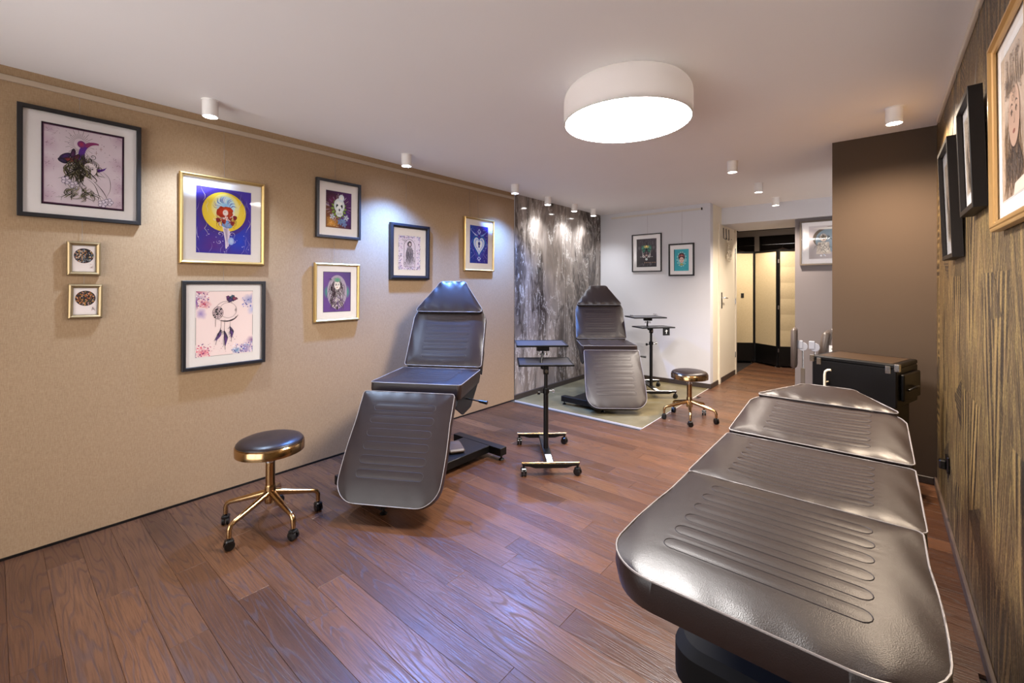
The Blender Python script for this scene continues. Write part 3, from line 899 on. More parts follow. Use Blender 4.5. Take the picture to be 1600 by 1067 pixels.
# ------------------------------------------------------------------ trolley case, arm rests, basin
def trolley():
    M['case'] = mat('black_case', '#070505', 0.35, spec=0.3); M['casetop'] = mat('case_top', '#3a2a1c', 0.35)
    t = tag(empty('trolley_case', (-.085, 3.70, 0), R(-17)), 'tall black trolley case with metal corners in front of the taupe pillar', 'trolley case')
    W, D = .225, .185
    MB().box(-W + .03, W - .035, -D + .02, D - .02, .03, .60, .008).build('lower_box', M['case'], t)
    up_ = MB().box(-W, W, -D, D, .60, .835, .006).build('upper_box', M['case'], t)
    lid = MB().box(-W, W, -D, D, .8355, .862, .006).build('lid', M['case'], t)
    MB().box(-W + .03, W - .03, -D + .03, D - .03, .862, .8635, .001).build('lid_panel', M['casetop'], lid)
    for sx in (-1, 1):
        MB().box(sx * (W + .0005) - .014, sx * (W + .0005) + .014, -D - .006, -D + .02, .82, .866, .003).build('metal_corner', M['chrome'], lid)
    MB().box(W - .055, W - .028, -D - .006, -D - .0005, .805, .85, .002).build('latch', M['chrome'], up_)
    MB().box(-W + .028, -W + .055, -D - .006, -D - .0005, .805, .85, .002).build('latch', M['chrome'], up_)
    MB().box(W, W + .022, -D + .05, D - .03, .64, .80, .006).build('side_tray', M['case'], up_)
    hdl = MB().tube([(W + .023, -.07, .70), (W + .04, -.05, .715), (W + .043, .0, .72), (W + .04, .05, .715), (W + .023, .07, .70)], .007, 8).build('carry_handle', M['blackplastic'], up_, 60)
    for sx in (-1, 1):
        for sy in (-1, 1): caster(t, (sx * .16, sy * .13, .05), .024, .6)
    MB().tube([(-.13, -D - .05, .58), (-.13, -D - .05, .748), (-.126, -D - .05, .772), (-.112, -D - .05, .784), (-.095, -D - .05, .786)], .0075, 10).tube([(-.13, -D - .05, .60), (-.13, -D - .004, .60)], .0075, 8).tube([(-.13, -D - .05, .70), (-.13, -D, .70)], .005, 8).build('pull_handle', M['bead'], up_, 60)
trolley()

def arm_rest(label, loc, yaw, z0, pad_tilt, L, second=False):
    t = tag(empty('arm_rest_stand', (loc[0], loc[1], 0), yaw), label, 'arm rest', 'padded arm rest stands')
    MB().lathe([(0, .0005), (.16, .0005), (.16, .012), (.03, .02), (0, .02)], 28).build('base', M['black'], t, 40)
    for k, dx in enumerate((0.0, .10)):
        MB().box(dx - .018, dx + .018, -.018, .018, .015, z0 - .22, .003).build('lower_post', M['greyframe'] if k == 0 else M['black'], t)
        MB().cyl((dx, 0, z0 - .23), (dx, 0, z0 - .03), .007, 10).build('rod', M['chrome'], t, 50)
        MB().lathe([(0, -.012), (.04, -.012), (.043, -.004), (.043, .004), (.04, .012), (0, .012)], 24, M=Matrix.Translation((dx, -.0, z0)) @ Matrix.Rotation(R(90), 4, 'X')).build('tilt_disc', M['clearplastic'], t, 40)
        MB().box(dx - .05, dx, -.02, .02, z0 - .02, z0 + .06, .004).build('bracket', M['clearplastic'], t)
    P = Matrix.Translation((-.075, 0, z0 - .02)) @ Matrix.Rotation(pad_tilt, 4, 'Y')
    m = MB().box(-.027, .027, -.09, .17, -L / 2, L / 2, .02, P)
    m.build('pad', M['padleather'], t, 45)
    return t
arm_rest('dark padded arm rest on twin chrome posts beside the grey wall', (-.60, 5.30), R(5), .715, R(0), .40)

def backwash():
    t = tag(empty('wash_basin', (-.17, 5.95, 0)), 'white wash basin partly hidden behind the taupe pillar', 'basin')
    MB().lathe([(0, .58), (.10, .585), (.14, .62), (.235, .84), (.24, .855), (.225, .856), (.21, .84), (.12, .66), (0, .64)], 40).build('bowl', M['porcelain'], t, 50)
    MB().lathe([(0, .0005), (.12, .0005), (.12, .03), (.08, .06), (.07, .58), (0, .58)], 28).build('pedestal', M['porcelain'], t, 40)
    t2 = tag(empty('wash_chair', (-.30, 5.50, 0)), 'brown padded wash chair back with white tilt bracket behind the trolley case', 'chair')
    P = Matrix.Translation((-.14, 0, .70)) @ Matrix.Rotation(R(9), 4, 'Y')
    MB().box(-.035, .035, -.10, .30, -.16, .16, .022, P).build('pad', M['padleather'], t2, 45)
    Q = [(0, 0), (.10, 0), (.11, .035), (.10, .07), (.07, .10), (.03, .115), (0, .115)]
    Mx = Matrix.Translation((-.095, -.05, .615)) @ Matrix.Rotation(R(90), 4, 'X')
    br = MB().prism(Q, -.006, .006, Mx).build('tilt_bracket', M['white'], t2)
    MB().tube([(-.075 + .07 * math.sin(a), -.0565, .625 + .07 * math.cos(a)) for a in [i * .2 for i in range(8)]], .005, 6).build('slot', M['black'], br, 60)
    MB().box(-.14, .16, -.06, .28, .40, .50, .02).build('seat', M['padleather'], t2, 45)
    MB().box(-.05, .08, .0, .2, .015, .40, .01).build('pillar', M['white'], t2)
    MB().box(-.06, .02, .02, .10, .74, .80, .01).build('rest_block', M['greyframe'], t2)
    MB().lathe([(0, .0005), (.17, .0005), (.17, .014), (0, .016)], 28, (.01, .1, 0)).build('base', M['chrome'], t2, 40)
    MB().box(-.13, -.06, .05, .12, .48, .60, .008).build('back_arm', M['black'], t2)
backwash()

# ------------------------------------------------------------------ folding screen and closet
def folding_screen():
    t = tag(empty('folding_screen', (-1.5, 8.35, 0)), 'black framed folding screen with cream cloth panels at the end of the passage', 'folding screen')
    pts = [(-2.06, 8.22), (-1.665, 8.50), (-1.27, 8.22), (-.875, 8.44)]
    for k in range(3):
        a, b = Vector((*pts[k], 0)), Vector((*pts[k + 1], 0))
        d = (b - a); L = d.length; an = math.atan2(d.y, d.x)
        Mx = Matrix.Translation(Vector((a.x + 1.5, a.y - 8.35, 0))) @ Matrix.Rotation(an, 4, 'Z')
        zt = 1.92
        fw = .028
        f = MB().box(.003, fw, -.014, .014, .012, zt, .002, Mx).box(L - fw, L - .003, -.014, .014, .012, zt, .002, Mx)
        f.box(fw, L - fw, -.012, .012, zt - .03, zt, 0, Mx)
        fo = f.build('panel_frame', M['baseblack'], t)
        MB().box(fw, L - fw, -.008, .008, .03, .345, 0, Mx).build('lower_board', M['baseblack'], fo)
        if k < 2:
            MB().box(fw, L - fw, -.006, .006, .345, zt - .03, 0, Mx).build('cloth', M['cloth'], fo)
        else:
            n = 6; hh = (zt - .03 - .345) / n
            for i in range(n):
                z = .345 + i * hh
                m = MB(); nseg = 6; b0 = len(m.v)
                for s_ in range(nseg + 1):
                    q = s_ / nseg
                    for xx in (fw, L - fw): m.v.append(tuple(Mx @ Vector((xx, -.006 - .005 * math.sin(math.pi * q), z + q * hh))))
                for s_ in range(nseg):
                    i0 = 2 * s_; m.face((i0, i0 + 1, i0 + 3, i0 + 2))
                m.build('cloth', M['cloth'], fo, 60)
        for xx in (.05, L - .05):
            MB().lathe([(0, .0005), (.012, .0005), (.012, .012), (0, .012)], 10, M=Mx @ Matrix.Translation((xx, 0, 0))).build('foot', M['chrome'], fo)
        if k: 
            for z in (.25, .95, 1.7): MB().box(-.008, .010, -.02, -.012, z, z + .06, 0, Mx).build('hinge', M['chrome'], fo)
    a = Vector((*pts[0], 0)); d = Vector((*pts[1], 0)) - a
    Mx = Matrix.Translation(Vector((a.x + 1.5, a.y - 8.35, 0))) @ Matrix.Rotation(math.atan2(d.y, d.x), 4, 'Z')
    MB().box(.255, .305, -.010, -.0062, 1.12, 1.20, 0, Mx).build('dark_patch', M['dark'], t)
folding_screen()
struct(MB().box(-3.2, -.81, 8.68, 8.74, 2.20, 2.30).build('trim_4', M['beam']))
struct(MB().box(-1.70, -1.625, 8.68, 8.74, 0, 2.20).build('trim_5', M['beam']))
tag(MB().cyl((-3.2, 8.86, 2.06), (-.81, 8.86, 2.06), .008, 12).build('clothes_rail', M['chrome'], None, 50), 'steel clothes rail in the dark closet behind the folding screen', 'clothes rail')
for i, (x, lb) in enumerate(((-2.0, 'wooden coat hanger on the closet rail above the left screen panel'), (-1.30, 'wooden coat hanger on the closet rail above the middle screen panel'), (-1.08, 'wooden coat hanger on the closet rail near the grey wall'))):
    hg = tag(empty('coat_hanger', (x, 8.86, 2.06), R(8 * i)), lb, 'coat hanger', 'coat hangers on the closet rail')
    MB().tube([(-.2, 0, -.18), (-.1, 0, -.115), (0, 0, -.075), (.1, 0, -.115), (.2, 0, -.18)], .011, 8).build('shoulder_bar', M['wood_hanger'], hg, 60)
    MB().tube([(-.19, 0, -.178), (.19, 0, -.178)], .006, 8).build('trouser_bar', M['wood_hanger'], hg, 60)
    MB().tube([(0, 0, -.075), (0, 0, -.03)] + [(.02 * math.sin(a), 0, -.005 - .0 + .02 * -math.cos(a) + .0) for a in [i_ * .5 for i_ in range(8)]], .003, 6).build('hook', M['chrome'], hg, 60)

# ------------------------------------------------------------------ framed prints
def smooth(P, n=6):
    if len(P) < 3: return P
    out = []
    Q = [P[0]] + list(P) + [P[-1]]
    for i in range(1, len(Q) - 2):
        p0, p1, p2, p3 = Q[i - 1], Q[i], Q[i + 1], Q[i + 2]
        for k in range(n):
            t = k / n
            out.append(tuple(0.5 * (2 * b + (c - a) * t + (2 * a - 5 * b + 4 * c - d) * t * t + (3 * b - a - 3 * c + d) * t ** 3) for a, b, c, d in zip(p0, p1, p2, p3)))
    out.append(P[-1]); return out

class Art:
    """flat print: coloured shapes in unit coordinates (x right, y up)"""
    STEP = 6e-6
    def __init__(s, w, h, seed=1):
        s.w, s.h = w, h; s.V = []; s.F = []; s.C = []; s.k = 0; s.r = random.Random(seed); s.asp = h / w
    def add(s, P, cols):
        z = s.k * s.STEP; s.k += 1; b = len(s.V)
        for (x, y) in P: s.V.append(((min(1, max(0, x)) - .5) * s.w, (min(1, max(0, y)) - .5) * s.h, z))
        s.F.append(tuple(range(b, b + len(P)))); s.C += [(*lin(c), 1) for c in cols]
    def quad(s, x0, y0, x1, y1, c, c2=None):
        c2 = c2 or c; s.add([(x0, y0), (x1, y0), (x1, y1), (x0, y1)], [c, c, c2, c2])
    def grad(s, c00, c10, c11, c01, n=6):
        z = s.k * s.STEP; s.k += 1
        L = [lin(c) for c in (c00, c10, c11, c01)]
        for j in range(n):
            for i in range(n):
                b = len(s.V)
                for (u, v) in ((i, j), (i + 1, j), (i + 1, j + 1), (i, j + 1)):
                    u, v = u / n, v / n
                    s.V.append(((u - .5) * s.w, (v - .5) * s.h, z))
                    s.C.append((*[(a * (1 - u) + b_ * u) * (1 - v) + (d * (1 - u) + c_ * u) * v for a, b_, c_, d in zip(*L)], 1))
                s.F.append((b, b + 1, b + 2, b + 3))
    def poly(s, P, c): s.add(P, [c] * len(P))
    def ell(s, cx, cy, rx, ry, c, ce=None, n=28, rot=0, wob=0.0):
        """fan from centre colour c to edge colour ce"""
        ce = ce or c; z = s.k * s.STEP; s.k += 1
        ph = s.r.random() * 6; P = []
        for i in range(n):
            a = 2 * math.pi * i / n
            q = 1 + wob * (math.sin(3 * a + ph) + .6 * math.sin(7 * a + 2 * ph) + .4 * s.r.uniform(-1, 1))
            x, y = rx * math.cos(a) * q, ry * math.sin(a) * q
            P.append((cx + x * math.cos(rot) - y * math.sin(rot), cy + x * math.sin(rot) + y * math.cos(rot)))
        def put(p): s.V.append(((min(1, max(0, p[0])) - .5) * s.w, (min(1, max(0, p[1])) - .5) * s.h, z))
        for i in range(n):
            b = len(s.V); put((cx, cy)); put(P[i]); put(P[(i + 1) % n])
            s.F.append((b, b + 1, b + 2)); s.C += [(*lin(c), 1), (*lin(ce), 1), (*lin(ce), 1)]
    def ring(s, cx, cy, rx, ry, wd, c, n=36, a0=0, a1=360): s.line([(cx + rx * math.cos(R(a0 + (a1 - a0) * i / n)), cy + ry * math.sin(R(a0 + (a1 - a0) * i / n))) for i in range(n + 1)], wd, c)
    def line(s, P, wd, c, taper=False):
        z = s.k * s.STEP; s.k += 1; n = len(P); Lp = []; Rp = []
        for i, (x, y) in enumerate(P):
            a, b = P[max(0, i - 1)], P[min(n - 1, i + 1)]
            dx, dy = (b[0] - a[0]), (b[1] - a[1]) * s.asp; l = math.hypot(dx, dy) or 1
            q = wd / 2 * ((1 - .85 * abs(2 * i / (n - 1) - 1)) if taper and n > 1 else 1)
            ox, oy = -dy / l * q, dx / l * q / s.asp
            Lp.append((x + ox, y + oy)); Rp.append((x - ox, y - oy))
        cc = (*lin(c), 1)
        for i in range(n - 1):
            b = len(s.V)
            for p in (Rp[i], Rp[i + 1], Lp[i + 1], Lp[i]): s.V.append(((min(1, max(0, p[0])) - .5) * s.w, (min(1, max(0, p[1])) - .5) * s.h, z))
            s.F.append((b, b + 1, b + 2, b + 3)); s.C += [cc] * 4
    def curve(s, P, wd, c, taper=True): s.line(smooth(P), wd, c, taper)
    def curl(s, x, y, r, turns, a0, wd, c, sgn=1):
        n = int(10 * turns) + 4
        s.line([(x + r * (1 - i / n) * math.cos(a0 + sgn * 2 * math.pi * turns * i / n), y + r / s.asp * (1 - i / n) * math.sin(a0 + sgn * 2 * math.pi * turns * i / n)) for i in range(n)], wd, c, True)
    def dots(s, n, x0, y0, x1, y1, r, cols):
        for _ in range(n):
            x, y, q = s.r.uniform(x0, x1), s.r.uniform(y0, y1), r * s.r.uniform(.4, 1.2)
            s.ell(x, y, q, q / s.asp, s.r.choice(cols), n=6)
    def hair(s, cx, cy, rx, ry, n, wd, cols, wave=.05, a0=0, a1=360, ln=.25):
        for _ in range(n):
            a = R(s.r.uniform(a0, a1)); x, y = cx + rx * math.cos(a) * s.r.uniform(.5, 1), cy + ry * math.sin(a) * s.r.uniform(.5, 1)
            P = [(x, y)]; d = s.r.uniform(-.04, .04)
            for k in range(1, 5): P.append((x + d * k + wave * math.sin(k * 1.7 + a * 3), y - ln * k / 4 * s.r.uniform(.7, 1.1)))
            s.curve(P, wd, s.r.choice(cols))
    def face(s, cx, cy, r, skin, ink, lips='#a34c4c'):
        ry = r * 1.35 / s.asp
        s.ell(cx, cy, r, ry, skin, skin, n=24)
        s.ring(cx, cy, r, ry, r * .07, ink, a0=200, a1=340)
        for sx in (-1, 1):
            s.curve([(cx + sx * r * .62, cy + ry * .12), (cx + sx * r * .4, cy + ry * .2), (cx + sx * r * .16, cy + ry * .1)], r * .13, ink)
            s.ell(cx + sx * r * .4, cy + ry * .1, r * .1, r * .1 / s.asp, ink, n=8)
            s.curve([(cx + sx * r * .7, cy + ry * .32), (cx + sx * r * .4, cy + ry * .40), (cx + sx * r * .12, cy + ry * .32)], r * .1, ink)
        s.curve([(cx + r * .05, cy + ry * .1), (cx + r * .1, cy - ry * .2), (cx - r * .08, cy - ry * .24)], r * .06, ink)
        s.ell(cx, cy - ry * .5, r * .24, r * .1 / s.asp, lips, n=10)
    def build(s, parent, z, name='print'):
        me = bpy.data.meshes.new(name); me.from_pydata([(x, y, q + z) for x, y, q in s.V], [], s.F)
        ca = me.color_attributes.new('Col', 'FLOAT_COLOR', 'CORNER')
        buf = [q for c in s.C for q in c]; ca.data.foreach_set('color', buf)
        me.materials.append(M['print']); me.update()
        return link(name, me, parent)

ORI = {'left': Matrix(((0, 0, 1), (1, 0, 0), (0, 1, 0))), 'back': Matrix(((1, 0, 0), (0, 0, -1), (0, 1, 0))), 'right': Matrix(((0, 0, -1), (-1, 0, 0), (0, 1, 0)))}

def picture(label, wall, plane, a0, a1, z0, z1, fw, depth, fm, brd, art, tilt=1.2, wires=(0.5,), zr=None, gap=.004, seed=1, bev='flat', glass=True, roll=0.0, group=None):
    """a0..a1 along the wall (left to right as seen), z0..z1 heights of the outer frame"""
    W, Hh = abs(a1 - a0), z1 - z0
    am = (a0 + a1) / 2
    org = {'left': Vector((plane + gap, am, z0)), 'back': Vector((am, plane - gap, z0)), 'right': Vector((plane - gap, am, z0))}[wall]
    rm = ORI[wall] @ Matrix.Rotation(R(tilt if wall == 'right' else tilt * .5), 3, 'X') @ Matrix.Rotation(R(roll), 3, 'Z')
    e = bpy.data.objects.new('framed_picture', None); COL.objects.link(e); e.empty_display_size = .1
    e.location = org; e.rotation_mode = 'XYZ'; e.rotation_euler = rm.to_euler()
    tag(e, label, 'picture', group)
    # frame, profile (inset, height) swept with mitres; y runs from 0 (bottom) to Hh
    if bev == 'flat': pr = [(0, 0), (0, depth - .002), (.002, depth), (fw - .002, depth), (fw, depth - .002), (fw, depth * .45)]
    elif bev == 'round': pr = [(0, 0), (0, depth * .55), (fw * .15, depth * .85), (fw * .45, depth), (fw * .75, depth * .85), (fw, depth * .5), (fw, depth * .35)]
    elif bev == 'step': pr = [(0, 0), (0, depth * .8), (.004, depth * .9), (fw * .3, depth * .9), (fw * .4, depth), (fw * .6, depth), (fw * .72, depth * .7), (fw, depth * .6), (fw, depth * .35)]
    elif bev == 'box': pr = [(0, 0), (0, depth - .001), (.001, depth), (fw - .001, depth), (fw, depth - .001), (fw, depth * .6)]
    m = MB(); rings = []
    for d, z in pr:
        b = len(m.v); m.v += [(-W / 2 + d, d, z), (W / 2 - d, d, z), (W / 2 - d, Hh - d, z), (-W / 2 + d, Hh - d, z)]; rings.append(b)
    for a, b in zip(rings, rings[1:]):
        for k in range(4):
            j = (k + 1) % 4; m.face((a + k, a + j, b + j, b + k))
    m.face([rings[0] + k for k in (3, 2, 1, 0)])
    m.build('frame', fm, e, 35)
    zi = pr[-1][1]
    zm = max(.004, zi - .004)
    MB().box(-W / 2 + fw * .7, W / 2 - fw * .7, fw * .7, Hh - fw * .7, zm - .002, zm).build('mat_board', M['matboard'], e)
    l, r_, b_, t_ = brd
    pw, ph = W - 2 * fw - l - r_, Hh - 2 * fw - b_ - t_
    A = Art(pw, ph, seed); art(A)
    po = A.build(e, zm + .0004); po.location = (-W / 2 + fw + l + pw / 2, fw + b_ + ph / 2, 0)
    # bevel line of the mat window
    mm = MB()
    cx, cy = po.location.x, po.location.y; q = .003
    for (x0, x1, y0, y1) in ((-pw / 2 - q, pw / 2 + q, -ph / 2 - q, -ph / 2), (-pw / 2 - q, pw / 2 + q, ph / 2, ph / 2 + q), (-pw / 2 - q, -pw / 2, -ph / 2, ph / 2), (pw / 2, pw / 2 + q, -ph / 2, ph / 2)):
        mm.box(cx + x0, cx + x1, cy + y0, cy + y1, zm, zm + .0012)
    mm.build('mat_bevel', M['sticker'], e)
    if glass:
        g = MB(); zg = zm + max(.0032, A.k * A.STEP + .0015)
        g.v = [(-W / 2 + fw * .9, fw * .9, zg), (W / 2 - fw * .9, fw * .9, zg), (W / 2 - fw * .9, Hh - fw * .9, zg), (-W / 2 + fw * .9, Hh - fw * .9, zg)]
        g.face((0, 1, 2, 3)); g.build('glass_pane', M['glass'], e)
    if zr:
        for fx in wires:
            x = (fx - .5) * W
            top = zr - z0
            te = math.tan(R(tilt if wall == 'right' else tilt * .5))
            MB().tube([(x, Hh - .03, .003), (x, Hh + .004, .002), (x, top, .0015 - te * (top - Hh) - te * Hh * .9)], .0009, 5).build('hanging_wire', M['wire'], e)
    return e

# --- the drawings (generic ornamental artwork in the photo's colours)
def art_moon(A):
    A.quad(0, 0, 1, 1, '#d3c6cd')
    for (x, y) in ((.05, .95), (.05, .5), (.05, .1), (.95, .3), (.95, .95), (.95, .08), (.06, .75), (.94, .6)):
        A.ell(x, y, .16, .13, '#bfa7b6', '#d3c6cd', wob=.1)
        for _ in range(26):
            a = A.r.uniform(0, 6.3); q = A.r.uniform(.0, .15); px, py = x + q * math.cos(a), y + q * math.sin(a)
            if .04 < px < .96 and .04 < py < .96: A.line([(px, py), (px + A.r.uniform(-.03, .03), py + A.r.uniform(-.02, .02))], .0035, A.r.choice(['#8b6a86', '#7a5a55', '#a08098']))
    for k in range(34):
        a = 2 * math.pi * k / 34; A.line([(.44 + .07 * math.cos(a), .80 + .07 * math.sin(a)), (.44 + (.13 + .05 * (k % 2)) * math.cos(a), .80 + (.13 + .05 * (k % 2)) * math.sin(a))], .004, '#5d4a4a')
    # crescent
    P = [(.44 + .0, .80)]
    out = [(.62 + .20 * math.cos(R(a)), .66 + .19 * math.sin(R(a))) for a in range(75, 318, 9)]
    inn = [(.665 + .165 * math.cos(R(a)), .67 + .155 * math.sin(R(a))) for a in range(312, 78, -9)]
    n = len(out)
    for i in range(n - 1):
        j = len(inn) - 1 - int(i * (len(inn) - 1) / (n - 1)); j2 = len(inn) - 1 - int((i + 1) * (len(inn) - 1) / (n - 1))
        A.add([out[i], out[i + 1], inn[j2], inn[j]], ['#5b2f86' if i > 6 else '#8a3566'] * 4)
    A.ell(.46, .80, .05, .045, '#b23a55', '#6a2f78')
    # hat of dark leaves
    for (x, y, rx, ry, ro, c) in ((.27, .62, .08, .035, .5, '#4a2a6a'), (.36, .66, .07, .03, 1.4, '#5a2a5a'), (.33, .58, .10, .035, .1, '#a23a32'), (.40, .62, .06, .03, .9, '#7a2f4a'), (.24, .56, .06, .03, -.3, '#3a2c52')):
        A.ell(x, y, rx, ry, c, '#241a2c', rot=ro)
    A.hair(.48, .62, .13, .07, 46, .011, ['#2c2a20', '#4f4a34', '#6b6448', '#1d1a18'], .04, 0, 200, .26)
    for (x, y, r, t) in ((.60, .66, .05, 1.6), (.68, .52, .045, 1.4), (.38, .50, .06, 1.7), (.36, .42, .05, 1.5), (.56, .62, .04, 1.5)): A.curl(x, y, r, t, A.r.uniform(0, 6), .010, '#2f2b24')
    A.face(.56, .49, .085, '#d9cdd0', '#241d20', '#5a3560')
    A.hair(.44, .56, .12, .06, 40, .016, ['#241f1c', '#3d382c', '#6b6448'], .05, 0, 360, .30)
    A.poly([(.50, .40), (.60, .36), (.70, .20), (.78, .08), (.70, .06), (.58, .22), (.48, .30)], '#d6cacf')
    A.curve([(.52, .38), (.62, .30), (.68, .16), (.72, .07)], .01, '#3a3034'); A.curve([(.60, .36), (.72, .24), (.80, .10)], .01, '#3a3034')
    A.curve([(.70, .50), (.80, .42), (.82, .28), (.76, .14)], .006, '#4a4044')
    for (x, y) in ((.28, .32), (.80, .10), (.38, .27), (.72, .07)):
        for k in range(5): A.ell(x + .035 * math.cos(k * 1.26), y + .03 * math.sin(k * 1.26), .028, .02, '#e3dbe2', '#c9bccb', rot=k * 1.26); A.ring(x + .035 * math.cos(k * 1.26), y + .03 * math.sin(k * 1.26), .026, .02, .005, '#3a3050', n=12)
    A.hair(.44, .22, .17, .06, 40, .010, ['#2a2a1e', '#57553a', '#3a3828', '#8a8468'], .03, 0, 360, .12)
    A.dots(30, .1, .6, .9, .95, .006, ['#3a2f4a', '#6a4a6a'])
    for q, c in ((.0, '#2a1626'), (.018, '#5a3550')):
        e = .018 if q == 0 else .01
        A.quad(q, q, 1 - q, q + e, c); A.quad(q, 1 - q - e, 1 - q, 1 - q, c); A.quad(q, q, q + e, 1 - q, c); A.quad(1 - q - e, q, 1 - q, 1 - q, c)
    for (x, y) in ((.70, .78), (.64, .72)): A.line([(x - .02, y), (x + .02, y)], .004, '#8a5a5a'); A.line([(x, y - .025), (x, y + .025)], .004, '#8a5a5a')

def art_oval(cols):
    def f(A):
        A.quad(0, 0, 1, 1, '#efe6e4')
        A.ell(.5, .62, .46, .30, '#3a3436')
        for _ in range(150):
            a = A.r.uniform(0, 6.28); q = math.sqrt(A.r.random()); x, y = .5 + .43 * q * math.cos(a), .62 + .27 * q * math.sin(a)
            A.ell(x, y, A.r.uniform(.015, .05), A.r.uniform(.008, .03), A.r.choice(cols), n=7, rot=A.r.uniform(0, 3))
        for _ in range(5): A.curve([(A.r.uniform(.74, .8), A.r.uniform(.1, .3)), (A.r.uniform(.82, .88), A.r.uniform(.12, .3)), (A.r.uniform(.9, .97), A.r.uniform(.08, .3))], .012, '#4a4044')
    return f

def art_moongirl(A):
    A.grad('#3b3fb0', '#4a2f8f', '#4c3aa6', '#5746b8')
    for (x, y, r) in ((.15, .3, .3), (.8, .2, .3), (.3, .1, .3), (.1, .7, .2)): A.ell(x, y, r, r, A.r.choice(['#2a49c4', '#3a3fb8', '#5a2f8a']), '#40389f', wob=.05)
    A.ell(.49, .64, .47, .37, '#33204a', '#4a3590'); A.ell(.50, .645, .40, .305, '#f0e27a', '#e3c83a', n=40)
    A.ell(.52, .71, .26, .22, '#d9f0fb', '#e8dc80', n=32); A.ell(.52, .74, .17, .15, '#8ec6ee', '#cfe8f0', n=28)
    for _ in range(34):
        a = A.r.uniform(.2, 2.9); A.curve([(.5 + .1 * math.cos(a), .68 + .1 * math.sin(a)), (.5 + .17 * math.cos(a + .2), .68 + .15 * math.sin(a + .2)), (.5 + .23 * math.cos(a), .68 + .21 * math.sin(a))], .009, A.r.choice(['#2f5fae', '#ffffff', '#4a7fc4', '#6a5a9a']))
    A.poly([(.46, .42), (.58, .42), (.55, .20), (.545, .08), (.515, .08), (.51, .2)], '#e9dfe6')
    A.poly([(.48, .40), (.56, .40), (.535, .22), (.55, .10), (.575, .12), (.60, .36)], '#dcd0e2')
    A.ell(.52, .53, .085, .13, '#efe3e0', '#e2d2d2'); A.ell(.55, .455, .10, .06, '#9ac4e8', '#5f94cf', wob=.05)
    A.ell(.44, .64, .085, .085, '#c8452a', '#a52f1c', wob=.08); A.ell(.55, .66, .10, .075, '#d9562c', '#b23a1e', wob=.06); A.ell(.60, .60, .05, .07, '#c8512e', '#a83a22', wob=.08)
    A.ell(.515, .635, .05, .048, '#f2e6e0', '#e6d6d0'); A.curve([(.49, .635), (.505, .645), (.52, .635)], .01, '#3a2a2a')
    A.curve([(.44, .56), (.40, .50), (.42, .44), (.47, .42)], .035, '#ece0de'); A.curve([(.59, .56), (.66, .60), (.68, .66)], .03, '#ece0de')
    for (x, y) in ((.485, .50), (.645, .48), (.38, .515), (.69, .57)): A.ell(x, y, .038, .036, '#8f2f38', '#6a1f2a', wob=.1)
    A.hair(.5, .62, .2, .02, 26, .007, ['#c4502a', '#3a2a3a', '#8f2f1f'], .04, 180, 360, .22)
    for (x, y, r) in ((.42, .30, .06), (.63, .30, .07), (.68, .20, .06), (.40, .18, .05), (.33, .52, .04), (.56, .15, .05)): A.curl(x, y, r, 1.2, A.r.uniform(0, 6), .009, '#e6dcf0')
    A.ell(.62, .20, .055, .06, '#c9d6ee', '#8fa8dc')
    for _ in range(22):
        x, y = A.r.choice([(A.r.uniform(.02, .2), A.r.uniform(.02, .98)), (A.r.uniform(.8, .97), A.r.uniform(.02, .98)), (A.r.uniform(.2, .8), A.r.uniform(.02, .2))])
        P = [(x, y)]
        for k in range(4): P.append((P[-1][0] + A.r.uniform(-.05, .05), P[-1][1] - .05))
        A.line(P, .006, A.r.choice(['#d9d2f2', '#f2e8d0', '#9a90d0']), True)
    A.dots(20, .03, .03, .97, .4, .008, ['#ffffff', '#d0c8f0'])

